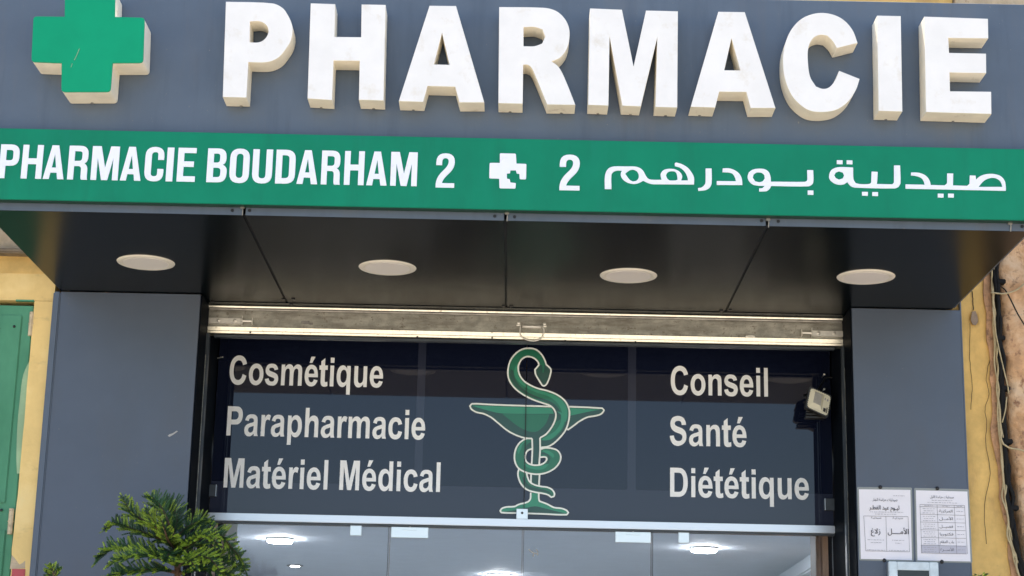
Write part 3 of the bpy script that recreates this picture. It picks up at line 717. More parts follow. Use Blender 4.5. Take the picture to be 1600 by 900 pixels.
k = MB(); k.box(kx-.018, kx+.020, YSH-.006, YSH-.001, kz-.006, kz+.006, bev=.001); k.dome((kx-.015, YSH-.005, kz), .0055); k.dome((kx+.016, YSH-.005, kz), .0055); k.build('keeper', M_chrome, rs)
kx, kz = onY(479, 505, YSH)
k = MB(); k.box(kx-.022, kx+.012, YSH-.004, YSH-.001, kz-.004, kz+.010, bev=.001); k.box(kx+.013, kx+.028, YSH-.004, YSH-.001, kz-.008, kz+.002, bev=.001); k.build('worn_keeper', M_galvd, rs)
for px, py in ((652, 527), (769, 528), (883, 533), (993, 535), (1231, 541), (391, 519.5)):
    x, z = onY(px, py, YSH-.012); MB().disc((x, YSH-.0125, z), .004, .003, 'y', 8).build('screw', M_screw, rs)
# vertical guides down both jambs
for sx, xg in ((-1, onY(309, 800, .16)[0]), (1, onY(1322, 800, .16)[0])):
    a, c = sorted((xg, xg+sx*.018))
    gme = MB(); gme.box(a, c, YSH-.028, YSH+.004, .0, z5_-.006, bev=.002); gme.box(min(xg+sx*.004, xg+sx*.04), max(xg+sx*.004, xg+sx*.04), YSH+.0045, YSH+.03, 0, z5_-.006)
    gme.build('guide_rail', M_frame, rs)
    gme = MB(); xe = xg+sx*.009
    gme.box(xe-.0012, xe+.0012, YSH-.0305, YSH-.0285, .1, z5_-.10); gme.build('bare_metal_edge', M_galv, rs)

# recess linings
rc = thing('recess_lining', 'black side linings of the recess between the pillars', 'frame')
box('side_lining', M_black, rc, XOL-.055, XOL-.001, .301, .95, 0, ZS)
box('side_lining', M_black, rc, XOR+.001, XOR+.055, .301, .95, 0, ZS)
box('side_face', M_black, rc, XOL+.0008, XOL+.006, .004, YG-.02, 0, ZS-.006)
box('side_face', M_black, rc, XOR-.006, XOR-.0008, .004, YG-.02, 0, ZS-.006)

# ------------------------------------------------------------------ glazed transom
tw = thing('transom_window', 'dark blue lettered glass panel over the doors with green snake and bowl', 'window')
gx0, gx1 = XOL+.008, XOR-.008
zr_t = onY(800, 811, YG-.03)[1]; zr_b = onY(800, 822.5, YG-.035)[1]
xm = onY(820.5, 700, YG)[0]; ztg = zS(505, y=YG)+.12
for a, c in ((gx0, xm-.0015), (xm+.0015, gx1)):
    box('pane', M_slate, tw, a, c, YG, YG+.012, zr_t+.002, ztg, bev=.0006)
# dark vinyl sheets with rounded lower corners, slate strips left bare between them
b0, b1 = onY(648.5, 700, YG)[0], onY(661, 700, YG)[0]; c0, c1 = onY(980.5, 700, YG)[0], onY(993.5, 700, YG)[0]
zv = onY(800, 761.5, YG)[1]
def sheet(a, c, rl, rr_):
    P = [Vector((a, ztg-.002)), Vector((a, zv)), Vector((c, zv)), Vector((c, ztg-.002))]
    link('vinyl_sheet', slab([rounded(P, .010, 4, which={i for i, f in ((1, rl), (2, rr_)) if f})], YG-.0003, .0005), M_navy, tw)
sheet(gx0+.002, b0, 0, 0); sheet(b1, xm-.002, 0, 0); sheet(xm+.002, c0, 0, 1); sheet(c1, gx1-.002, 1, 0)
AB = {
'a': (1139, "M357 738L102 784Q145 938 250 1012T562 1086Q750 1086 842 1042T971 929T1009 680L1006 352Q1006 213 1019 147T1069 0H791Q780 28 764 83Q757 108 754 116Q682 46 600 11T425 -24Q261 -24 166 65T72 290Q72 380 115 450T235 558T459 636Q662 674 740 707V735Q740 818 699 853T544 889Q467 889 424 859T357 738ZM740 510Q684 491 563 464T405 411Q348 371 348 309Q348 248 393 204T509 159Q588 159 660 211Q713 251 730 309Q740 347 740 453Z"),
'c': (1139, "M1073 748L796 698Q782 781 732 823T604 865Q499 865 436 792T374 550Q374 361 437 283T608 205Q688 205 739 250T811 407L1087 360Q1044 170 922 73T595 -24Q362 -24 223 123T85 530Q85 793 224 939T600 1086Q794 1086 908 1002T1073 748Z"),
'd': (1251, "M1121 0H860V156Q795 65 706 20T528 -23Q345 -23 215 124T84 536Q84 806 211 946T532 1087Q710 1087 840 939V1466H1121ZM371 554Q371 384 418 308Q486 198 608 198Q705 198 773 280T841 527Q841 710 775 790T606 871Q506 871 439 791T371 554Z"),
'e': (1139, "M762 338L1042 291Q988 137 871 57T580 -24Q303 -24 170 157Q65 302 65 523Q65 787 203 936T552 1086Q789 1086 926 930T1057 450H353Q356 325 421 256T583 186Q649 186 694 222T762 338ZM778 622Q775 744 715 807T569 871Q477 871 417 804T358 622Z"),
'h': (1251, "M434 1466V927Q570 1086 759 1086Q856 1086 934 1050T1051 958T1105 834T1120 624V0H839V562Q839 698 826 735T780 793T694 815Q634 835 560 800T434 560V0H153V1466Z"),
'i': (569, "M147 1206V1466H428V1206ZM147 0V1062H428V0Z"),
'l': (569, "M147 0V1466H428V0Z"),
'm': (1821, "M126 1062H385V917Q524 1086 716 1086Q818 1086 893 1044T1016 917Q1086 1002 1167 1044T1340 1086Q1457 1086 1538 1038T1659 899Q1679 831 1679 679V0H1398V607Q1398 765 1369 811Q1330 871 1249 871Q1190 871 1138 835T1063 729T1040 510V0H759V582Q759 733 744 777T699 843T616 865Q552 865 501 831T428 731T406 510V0H126Z"),
'n': (1251, "M1113 0H832V542Q832 714 814 764T755 843T659 871Q587 871 530 832T452 727T431 481V0H150V1062H411V906Q550 1086 761 1086Q854 1086 931 1053T1047 967T1098 849T1113 660Z"),
'o': (1251, "M82 546Q82 686 151 817T346 1017T629 1086Q869 1086 1022 930T1175 537Q1175 297 1021 139T631 -24Q487 -24 357 41T158 232T82 546ZM370 531Q370 374 445 290T629 205Q738 205 813 290T887 533Q887 688 813 772T629 856Q520 856 445 772T370 531Z"),
'p': (1251, "M139 1062H401V906Q452 986 539 1036T732 1086Q917 1086 1046 941T1175 537Q1175 271 1045 124T730 -24Q642 -24 571 11T420 131V-404H139ZM417 549Q417 370 488 285T661 199Q759 199 824 277T889 535Q889 702 822 783T656 864Q553 864 485 785T417 549Z"),
'r': (797, "M416 0H135V1062H396V911Q463 1018 516 1052T638 1086Q734 1086 823 1033L736 788Q665 834 604 834Q545 834 504 802T440 684T416 328Z"),
's': (1139, "M48 303L330 346Q348 264 403 222T557 179Q666 179 721 219Q758 247 758 294Q758 326 738 347Q717 367 643 384Q298 460 206 523Q78 610 78 765Q78 905 188 1000T531 1095Q751 1095 858 1023T1005 812L740 763Q724 826 675 859T535 893Q421 893 371 861Q338 838 338 802Q338 771 367 749Q406 720 637 668T959 539Q1050 461 1050 322Q1050 171 924 62T557 -24Q334 -24 204 66T48 303Z"),
't': (682, "M634 1062V838H442V410Q442 280 447 258T472 223T523 209Q565 209 645 238L669 20Q563 -25 429 -25Q347 -25 281 2T185 73T142 189Q133 240 133 395V838H4V1062H133V1273L415 1437V1062Z"),
'u': (1251, "M847 0V159Q789 74 695 25T495 -24Q388 -24 303 23T180 155T142 390V1062H423V574Q423 350 438 300T495 220T598 190Q670 190 727 229T805 327T826 580V1062H1107V0Z"),
'C': (1479, "M1087 539L1374 448Q1308 208 1155 92T765 -25Q474 -25 287 174T100 717Q100 1082 288 1284T784 1486Q1052 1486 1220 1327Q1320 1233 1370 1057L1077 987Q1051 1101 968 1167T768 1233Q605 1233 503 1116T402 737Q402 459 502 341T762 223Q880 223 965 298T1087 539Z"),
'D': (1479, "M148 1466H689Q872 1466 968 1438Q1097 1400 1189 1303T1329 1066T1377 721Q1377 541 1332 411Q1278 252 1177 154Q1101 80 972 38Q875 0 713 0H148ZM444 1218V247H665Q789 247 844 261Q916 279 963 322T1041 463T1071 724Q1071 903 1041 999T954 1149T815 1206Q753 1218 572 1218Z"),
'M': (1706, "M145 0V1466H588L854 466L1117 1466H1561V0H1286V1154L995 0H710L420 1154V0Z"),
'P': (1366, "M149 0V1466H624Q894 1466 976 1444Q1102 1411 1187 1300T1272 1015Q1272 880 1223 788T1099 643T945 572Q835 553 638 553H445V0ZM445 1218V799H607Q782 799 841 822T933 894T967 1009Q967 1089 920 1141T801 1206Q748 1218 588 1218Z"),
'S': (1366, "M74 477L362 505Q388 360 467 292T681 224Q823 224 895 284T967 425Q967 477 937 513T831 577Q778 595 591 642Q350 702 253 789Q117 912 117 1089Q117 1203 181 1302T367 1441T659 1491Q936 1491 1076 1370T1223 1046L927 1033Q908 1146 848 1195T667 1245Q543 1245 473 1194Q428 1161 428 1106Q428 1056 470 1020Q524 975 732 926T1040 824T1196 680T1252 456Q1252 334 1184 227T992 69T681 -25Q407 -25 261 101T74 477Z")}
AB['q'] = (1251, None)
def glyph(ch):
    acc = ch == 'é'
    if acc: ch = 'e'
    if ch == 'q':
        adv, cs = 1251, [[(1251-x, y) for x, y in c] for c in svg(AB['p'][1])]
    else: adv, pth = AB[ch]; cs = svg(pth)
    if acc: cs = cs + [[(395, 1180), (500, 1500), (810, 1500), (590, 1180)]]
    return adv, cs
def word(text, xl, xr_, bl, top, label):
    """bl / top: photo heights of the baseline and cap line at the given x"""
    x0 = onY(xl, bl[1], YG)[0]; x1 = onY(xr_, bl[1], YG)[0]
    zb = onY(bl[0], bl[1], YG)[1]; hh = onY(top[0], top[1], YG)[1]-onY(top[0], top[2], YG)[1]
    pen = 0; cs = []; 
    for ch in text:
        if ch == ' ': pen += 569; continue
        adv, g_ = glyph(ch); cs += [[(pen+x, y) for x, y in c] for c in g_]; pen += adv
    xs = [p[0] for c in cs for p in c]; a, c_ = min(xs), max(xs)
    cs = [[(x0+(x-a)*(x1-x0)/(c_-a), zb+y/1466*hh) for x, y in c] for c in cs]
    link('vinyl_words', slab(cs, YG-.0010, .0006), M_word, tw, label=label)
word('Cosmétique', 357.5, 598, (450, 602.4), (520, 560.2, 605), 'white words Cosmétique')
word('Parapharmacie', 353.5, 664, (420, 681.8), (365, 634.5, 680.3), 'white words Parapharmacie')
word('Matériel Médical', 349, 687.5, (365, 762), (365, 715.6, 761.8), 'white words Matériel Médical')
word('Conseil', 1048, 1200, (1112, 618), (1195, 575, 619.7), 'white words Conseil')
word('Santé', 1046.5, 1166.5, (1110, 697.3), (1110, 652, 697.5), 'white words Santé')
word('Diététique', 1047, 1264, (1080, 776.8), (1055, 730.6, 776), 'white words Diététique')

# bowl and snake emblem
S = 20/3
def L1(p): return [(720+x/S, 530+y/S) for x, y in p]
def L2(p): return [(720+x/S, 620+y/S) for x, y in p]
def L3(p): return [(720+x/S, 680+y/S) for x, y in p]
body_in = L1([(815,270),(800,235),(760,200),(700,183),(650,200),(615,240),(598,300),(615,380),(660,440),(720,480),(800,515),(900,540),(1000,580),(1080,640),(1122,715),(1132,780)]) + L2([(1120,270),(1085,360),(1020,440),(950,500),(900,522),(830,530)])
head = L1([(815,270),(795,295),(772,320),(780,370),(820,440),(848,482),(866,490),(885,480),(905,450),(930,380),(938,320),(915,290),(890,270)])
body_out = L1([(890,270),(870,210),(830,150),(780,110),(720,98),(650,105),(580,145),(520,220),(495,300),(492,380),(515,450),(570,520),(650,580),(760,635),(860,670),(930,695),(972,735),(990,785)]) + L2([(980,250),(945,320),(890,390),(825,430)])
bowl_bot = L2([(95,92),(110,130),(160,162),(240,180),(320,220),(400,285),(480,350),(560,395),(660,430),(742,437)])
bowl_r = L2([(1128,108),(1300,115),(1475,122),(1490,145),(1460,182),(1390,203),(1320,215),(1240,255),(1180,300),(1115,345),(1105,338)])
loop_out = L2([(740,437),(680,440),(620,475),(580,530),(560,600),(565,680),(600,745),(660,782),(740,805),(820,808),(900,790),(980,745),(1030,680),(1040,620),(1010,565),(950,540),(880,535),(830,548)])
loop_in = L2([(740,545),(700,560),(675,600),(672,650),(695,690),(745,712),(820,712),(870,690),(895,655),(890,635),(870,628),(830,632)])
tail_l = L3([(608,345),(595,400),(605,460),(635,520),(690,570),(770,595),(860,610),(910,625),(940,648),(970,640),(975,610),(950,570),(900,545),(830,535),(770,520),(720,490),(695,440),(685,390)])
base_c = L3([(728,600),(722,670),(690,700),(600,725),(560,745),(480,750),(430,765),(410,790),(425,808),(580,813),(850,822),(1100,830),(1120,808),(1100,785),(1050,765),(970,755),(900,720),(820,690),(812,665),(812,608)])
lay = [YG-.0010]
def fill(c, m, sm=True):
    lay[0] -= .0002
    me = slab([smooth_poly([onY(x, y, YG) for x, y in c], ang=50) if sm else [onY(x, y, YG) for x, y in c]], lay[0]+.00015, .00015)
    link('emblem_colour', me, m, em)
em = tw
fill(bowl_bot + L2([(745,700),(822,700),(825,430),(890,390),(945,320),(980,250),(990,185),(972,135),(950,106),(500,92),(120,76)]), M_lgD)
fill(L2([(112,90),(500,103),(950,117),(968,176),(700,178),(420,172),(330,155),(200,120)]), M_lgL)
fill(L2([(430,176),(700,182),(925,181),(890,270),(840,330),(780,365),(700,358),(600,310),(520,250)]), M_lgM)
fill(bowl_r, M_lgD); fill(L2([(1138,118),(1300,126),(1450,132),(1350,152),(1240,175),(1138,198)]), M_lgL)
fill(body_in[::-1] + [] + body_out[::-1][:0] + [] if False else (body_out + body_in[::-1]), M_lgM)
fill(head, M_lgD)
fill(L1([(612,250),(580,270),(556,330),(565,390),(600,440),(680,505),(800,560),(900,590),(980,640),(1030,700),(1060,790),(1060,860),(1100,860),(1110,760),(1085,680),(1020,610),(900,560),(780,525),(690,480),(620,420),(590,350)]) , M_lgL)
fill(L1([(520,310),(512,380),(535,440),(590,510),(680,570),(790,620),(880,650),(950,690),(985,740),(1005,800),(1000,860),(1040,830),(1035,760),(990,690),(920,645),(800,600),(700,555),(610,480),(560,400),(545,330)]), M_lgD)
fill(L1([(640,215),(700,165),(770,175),(830,230),(850,290),(850,350),(862,350),(868,270),(830,180),(760,130),(690,125),(640,150)]), M_lgM)
fill(L2([(1000,150),(1045,190),(1040,270),(990,350),(920,400),(850,440),(850,460),(940,440),(1030,360),(1075,280),(1085,180)]), M_lgL)
fill(L2([(840,455),(930,450),(1010,400),(1070,320),(1105,230),(1110,280),(1075,360),(1010,440),(930,500),(840,515)]), M_lgD)
fill(loop_out + loop_in[::-1], M_lgM)
fill(L2([(735,450),(690,455),(640,500),(630,540),(600,600),(590,560),(620,500),(670,455)]), M_lgL)
fill(L2([(735,470),(690,500),(660,560),(660,640),(690,700),(720,740),(790,765),(870,750),(910,700),(935,640),(900,590),(840,580),(840,600),(890,610),(915,650),(890,700),(830,725),(750,722),(690,700),(664,650),(665,600),(700,540),(735,520)]), M_lgD)
fill(L2([(650,700),(700,740),(790,760),(870,750),(920,700),(900,700),(830,722),(740,722),(680,700)]), M_lgL)
fill(L2([(850,565),(900,560),(960,590),(975,620),(960,640),(930,610),(890,590)]), M_lgL)
fill(L2([(745,437),(825,430),(822,702),(745,702)]), M_lgD, False)
fill(L3([(738,408),(820,412),(814,528),(732,505)]), M_lgD, False)
fill(tail_l + L3([(640,368)]), M_lgM)
fill(L3([(690,500),(740,540),(830,560),(920,590),(955,630),(900,600),(800,585),(720,570),(660,520),(640,440),(665,440)]), M_lgD)
fill(base_c, M_lgL); fill(L3([(430,798),(520,790),(640,770),(770,742),(880,765),(980,790),(1095,818),(850,812),(600,804)]), M_lgD)
wl = MB(); wy = lay[0]-.0004
def line(c, w_=.0072, closed=False):
    global wy
    wy -= .00012
    ribbon(wl, smooth_poly([onY(x, y, YG) for x, y in c], closed=closed, k=5, ang=50), w_, wy, closed=closed)
line(L2([(742,437),(660,430),(560,395),(480,350),(400,285),(320,220),(240,180),(160,162),(110,130),(95,98),(120,76),(300,83),(500,91),(800,100),(945,105)]))
line(L2([(1128,106),(1300,112),(1475,122),(1492,145),(1460,182),(1390,203),(1320,215),(1240,255),(1180,300),(1118,345),(1100,335)]))
line(body_out); line(body_in); line(head); line(loop_out); line(loop_in)
line(L2([(742,437),(745,560),(738,706)])); line(L2([(825,430),(826,560),(816,706)]))
line(L3([(732,408),(730,500)])); line(L3([(820,412),(814,528)])); line(L3([(608,345),(595,400),(605,460),(635,520),(690,570),(770,595),(860,610),(910,625),(940,648),(970,640),(975,610),(950,570),(900,545),(830,535),(770,520),(720,490),(695,440),(685,390)]))
line(base_c)
wl.build('emblem_outline', M_lgW, tw)
jx = MB(); jx.box(xm-.0013, xm+.0013, YG-.0085, YG+.006, zr_t+.002, onY(800, 601, YG)[1]); jx.build('joint', M_gap, tw)
# top rail of the doors
rail = MB(); rail.box(XOL+.008, XOR-.008, YG-.035, YG+.04, zr_b, zr_t, bev=.0025); rail.build('bottom_rail', M_alu, tw)
box('rail_shadow_gap', M_frame, tw, XOL+.009, XOR-.009, YG-.02, YG+.03, zr_b-.008, zr_b-.001)
for a, c, e, f in ((313, 757, 338, 776), (1288, 779, 1312, 798)):
    x0, z0 = onY(a, c, YG-.01); x1, z1 = onY(e, f, YG-.01)
    box('corner_clamp', M_frame, tw, x0, x1, YG-.018, YG-.002, z1, z0, bev=.0015)
    hl = x1-.003 if a < 800 else x0
    box('clamp_edge', M_alu, tw, hl, hl+.003, YG-.0205, YG-.0185, z1, z0)
x0, z0 = onY(807, 795.5, YG-.02); x1, z1 = onY(824.5, 813, YG-.02)
o = box('centre_clamp', M_fit, tw, x0, x1, YG-.036, YG-.012, zr_t+.0005, z0, bev=.001)
MB().disc(((x0+x1)/2, YG-.0362, (z0+zr_t)/2+.004), .0055, .0015, 'y', 10).build('lock_mark', M_screw, tw)
for (a, c, e, f) in ((331, 560, 348, 562.5),):
    x0, z0 = onY(a, c, YG-.02); x1, z1 = onY(e, f, YG-.05)
    MB().tube([(XOL+.008, YG-.03, z0), (x1, YG-.05, z0)], .0028, 6).build('pin', M_chrome, tw)
for px, py in ((1288, 585), (1288, 608)):
    x, z = onY(px, py, YG-.03); MB().dome((x, YG-.03, z), .005).build('pin_head', M_chrome, tw, smooth=True); MB().tube([(x, YG-.03, z), (x, YG, z)], .002, 5).build('pin', M_chrome, tw)

# ------------------------------------------------------------------ glass doors
dl = ['fixed clear glass side pane at the left of the doors', 'left clear glass door leaf with pale top patch fitting', 'right clear glass door leaf with pale top patch fitting', 'fixed clear glass side pane at the right of the doors']
xs = [XOL+.01, onY(607, 870, YG)[0], onY(816.5, 870, YG)[0], onY(1018.5, 870, YG)[0], XOR-.01]
zd = zr_b-.010
for i in range(4):
    t = thing('glass_door' if i in (1, 2) else 'glass_side_pane', dl[i], 'door' if i in (1, 2) else 'window')
    box('pane', M_glass, t, xs[i]+.003, xs[i+1]-.003, YG, YG+.010, .15, zd)
    m = MB(); m.box(xs[i]+.0032, xs[i]+.0045, YG-.0008, YG+.0108, .15, zd); m.box(xs[i+1]-.0045, xs[i+1]-.0032, YG-.0008, YG+.0108, .15, zd)
    m.build('polished_edge', M_frame if i != 1 else M_galvd, t)
    pf = {0: (547.5, 820, 564.5, 837), 1: (611.5, 825, 669, 841), 2: (961.5, 833, 1017, 848.5), 3: (1060, 831.5, 1077, 848.5)}[i]
    x0, z0 = onY(pf[0], pf[1], YG-.015); x1, z1 = onY(pf[2], pf[3], YG-.015)
    o = box('patch_fitting', M_fit, t, x0, x1, YG-.016, YG-.001, z1, zd if i in (1, 2) else zd+.002, bev=.0012)
    if i in (1, 2):
        xm_ = (x0+x1)/2; box('pivot_block', M_fit, o, xm_-.030, xm_+.030, YG-.0185, YG-.0162, zd-.014, zd-.001, bev=.0008)
        MB().tube([(xm_, YG-.012, zd-.001), (xm_, YG-.012, zd+.008)], .004, 6).build('pivot_pin', M_chrome, o)
# dried smear on the right leaf
sm_ = MB(); 
for pts in ([(826, 858), (830, 862), (834, 864), (840, 866)], [(834, 864), (833, 870)], [(838, 858), (840, 862), (840, 868)]):
    ribbon(sm_, [Vector(onY(x, y, YG-.0006)) for x, y in pts], .006, YG-.0006-len(sm_.f)*.00002)
tg = thing('tape_residue', 'faint white tape residue on the right glass door', 'smear'); sm_.build('residue', M_galvd, tg)

# ------------------------------------------------------------------ interior
ZC = CAM.z + 1.2
cs_ = MB(); cs_.box(-3, 3, .96, 9.5, ZC, ZC+.1); struct('shop_ceiling', cs_, M_ceil)
xw = 1.87; 
iw = MB(); iw.box(xw, xw+.1, .96, 9.5, 0, ZC-.002); struct('shop_wall', iw, M_iwall)
iw = MB(); iw.box(-1.99, -1.89, .96, 9.5, 0, ZC-.002); struct('shop_wall', iw, M_iwall)
for xa_, xb_ in ((-1.889, -1.83), (xw-.05, xw-.001)):
    iw = MB(); iw.box(xa_, xb_, .97, 8.98, ZC-.10, ZC-.003, bev=.012); struct('crown_moulding', iw, M_ceil)
iw = MB(); iw.box(-1.88, xw-.01, 9.0, 9.1, 0, ZC-.002); struct('shop_wall', iw, M_iwall)
iw = MB(); iw.box(-3, 3, .97, 9.0, .02, .04); struct('shop_floor', iw, M_iwall)
for px, py, r_, mm, lab in ((437.5, 841, .074, M_lit, 'lit round ceiling light at the left inside the shop'), (1100, 855.5, .074, M_lit, 'lit round ceiling light at the right inside the shop'), (780, 897, .074, M_lit, 'lit round ceiling light in the middle, deeper inside the shop')):
    x, y = onZ(px, py, ZC)
    t = thing('ceiling_light', lab, 'ceiling light', 'ceiling lights inside the shop', (x, y, ZC))
    MB().disc((0, 0, -.001), r_+.006, .012, 'z', 32).build('rim', M_white, t)
    MB().disc((0, 0, -.0135), r_, .012, 'z', 32, bev=.004).build('lit_disc', mm, t)
x, y = onZ(461, 883, ZC); t = thing('spot_light', 'small lit recessed spot behind the left ceiling light', 'spot light', None, (x, y, ZC))
MB().disc((0, 0, -.001), .055, .006, 'z', 24).build('rim', M_galvd, t); MB().disc((0, 0, -.0075), .032, .003, 'z', 20).build('lit_disc', M_lits, t)
# door casing posts inside
pc = thing('wooden_post', 'light wooden casing post inside the right end of the glass', 'post')
xa = onY(1275, 880, .75)[0]; xb = onY(1292, 880, .75)[0]
box('front_post', M_wood, pc, xb-.024, xb, .70, .80, 0, ZC-.15, bev=.002)
box('back_post', M_wood2, pc, xa, xb-.026, .74, .90, 0, ZC-.15, bev=.002)
pc = thing('wooden_post', 'narrow wooden casing post inside the left end of the glass, behind the plant', 'post')
xa = onY(328, 880, .75)[0]; xb = onY(334, 880, .75)[0]
box('front_post', M_wood, pc, xa, xb, .70, .80, 0, ZC-.15, bev=.002)
bc = thing('plaster_column', 'beige plaster column just inside the left glass pane', 'column')
xa = onY(341, 840, 1.2)[0]; xb = onY(361, 840, 1.2)[0]
b = MB(); b.tube([(xa-.02, 1.25, 0), (xa-.02, 1.25, ZC-.002)], .10, 24); b.build('shaft', mat('beige_plaster', (.55, .47, .38), .8), bc, smooth=True)
cabn = thing('wall_cabinet', 'dark brown cabinet high on the right wall inside the shop', 'cabinet')
xa, xb = xw-.25, xw-.002
box('carcass', M_wood2, cabn, xa, xb, 3.0, 6.0, 1.9, ZC-.22, bev=.003)

# ------------------------------------------------------------------ floodlight
fl = thing('floodlight', 'small black floodlight with ivory reflector hanging at the right of the transom', 'floodlight')
YF = YG-.19
cor = [Vector(onY(x, y, YF)) for x, y in ((1267.5, 606), (1298, 619.5), (1292.5, 649.5), (1261.5, 635))]
def bil(u, v):
    a = cor[0].lerp(cor[1], u); c = cor[3].lerp(cor[2], u); return a.lerp(c, v)
def quadslab(name, u0, v0, u1, v1, y0, t, m, tilt=0, rnd=.1, par=None):
    P = [bil(u0, v0), bil(u1, v0), bil(u1, v1), bil(u0, v1)]
    me = slab([rounded(P, rnd*(P[0]-P[1]).length, 4)], y0, t); return link(name, me, m, par or fl)
quadslab('housing', -.09, -.07, 1.06, 1.07, YF+.045, .040, M_flood, rnd=.08)
fins = MB()
for k in range(7):
    v = .02+k*.155; a, c = bil(-.02, v), bil(1.0, v+.045)
    fins.box(a.x, c.x, YF+.0455, YF+.085, min(a.y, c.y)-.003, max(a.y, c.y)-.003 if False else min(a.y, c.y)+.004)
fins.build('cooling_fins', M_flood, fl)
# toothed rim of the reflector
P = []
cs4 = [bil(0, 0), bil(1, 0), bil(1, 1), bil(0, 1)]
cen = sum(cs4, Vector((0, 0)))/4
ring = rounded(cs4, .014, 6)
pts = []
for i, p in enumerate(ring):
    q = ring[(i+1) % len(ring)]; n_ = max(1, int((q-p).length/.0045))
    for k in range(n_): pts.append(p.lerp(q, k/n_))
pts = [p + (p-cen).normalized()*(.0022 if i % 2 else 0) for i, p in enumerate(pts)]
link('reflector_rim', slab([pts], YF+.005, .003), M_floodW, fl)
m = MB()
def vv(u, v, y): p = bil(u, v); return (p.x, y, p.y)
o4 = [(.05, .06), (.70, .06), (.70, .92), (.05, .92)]; i4 = [(.22, .10), (.60, .10), (.60, .68), (.22, .68)]
for k in range(4):
    a, b_ = o4[k], o4[(k+1) % 4]; c, d_ = i4[(k+1) % 4], i4[k]
    m.quad([vv(*a, YF+.0015), vv(*b_, YF+.0015), vv(*c, YF-.004), vv(*d_, YF-.004)])
m.build('reflector_bevel', M_floodW, fl)
m = MB(); m.quad([vv(*q, YF-.0045) for q in i4]); m.build('led_chip', M_floodG, fl)
quadslab('sensor', .76, .70, .88, .88, YF+.0018, .003, M_screw, rnd=.05)
quadslab('mark', .91, .62, .95, .90, YF+.0018, .003, M_screw, rnd=.01)
quadslab('mark', .74, .18, .79, .30, YF+.0018, .0015, M_inkg, rnd=.01); quadslab('mark', .86, .20, .92, .30, YF+.0018, .0015, M_inkg, rnd=.01)
a, c = bil(.5, -.1), bil(.5, 1.1)
br = MB(); br.tube([vv(-.1, .5, YF+.03), vv(-.14, .3, YF+.09), vv(.3, -.25, YF+.13), vv(1.0, -.1, YF+.12), vv(1.12, .5, YF+.03)], .006, 6)
xx, zz = onY(1290, 590, YG-.03)
br.tube([vv(.45, -.2, YF+.13), (xx, YG-.03, zz), (XOR-.006, YG-.04, zz)], .005, 6); br.build('bracket', M_flood, fl)

# ------------------------------------------------------------------ posters
FORM = {'ا': (0xFE8D, 2), 'أ': (0xFE83, 2), 'ب': (0xFE8F, 4), 'ة': (0xFE93, 2), 'ت': (0xFE95, 4), 'ث': (0xFE99, 4), 'ج': (0xFE9D, 4), 'ح': (0xFEA1, 4), 'د': (0xFEA9, 2), 'ر': (0xFEAD, 2), 'ز': (0xFEAF, 2), 'س': (0xFEB1, 4), 'ص': (0xFEB9, 4), 'ض': (0xFEBD, 4), 'ط': (0xFEC1, 4), 'ظ': (0xFEC5, 4), 'ع': (0xFEC9, 4), 'غ': (0xFECD, 4), 'ف': (0xFED1, 4), 'ق': (0xFED5, 4), 'ك': (0xFED9, 4), 'ل': (0xFEDD, 4), 'م': (0xFEE1, 4), 'ن': (0xFEE5, 4), 'ه': (0xFEE9, 4), 'و': (0xFEED, 2), 'ى': (0xFEEF, 2), 'ي': (0xFEF1, 4), 'لا': (0xFEFB, 2), 'لأ': (0xFEF7, 2)}
def shape(s):
    out = []
    for wd in s.split(' '):
        g_ = []; i = 0
        while i < len(wd):
            if wd[i:i+2] in FORM: g_.append(wd[i:i+2]); i += 2
            else: g_.append(wd[i]); i += 1
        r_ = ''
        for k, c in enumerate(g_):
            if c == 'ـ': r_ += c; continue
            if c not in FORM: r_ += c; continue
            b_, n_ = FORM[c]
            pj = k > 0 and (g_[k-1] == 'ـ' or FORM.get(g_[k-1], (0, 0))[1] == 4)
            nj = k+1 < len(g_) and n_ == 4 and (g_[k+1] in FORM or g_[k+1] == 'ـ')
            r_ += chr(b_ + (3 if pj and nj else 1 if pj else 2 if nj else 0))
        out.append(r_[::-1])
    return ' '.join(out[::-1])
def text_mesh(s, bold=0.0):
    cu = bpy.data.curves.new('t', 'FONT'); cu.body = shape(s); cu.align_x = 'CENTER'; cu.size = 1; cu.resolution_u = 3
    ob = bpy.data.objects.new('t', cu); COL.objects.link(ob); dg = bpy.context.evaluated_depsgraph_get(); dg.update()
    me = bpy.data.meshes.new_from_object(ob.evaluated_get(dg)); bpy.data.objects.remove(ob); bpy.data.curves.remove(cu); return me
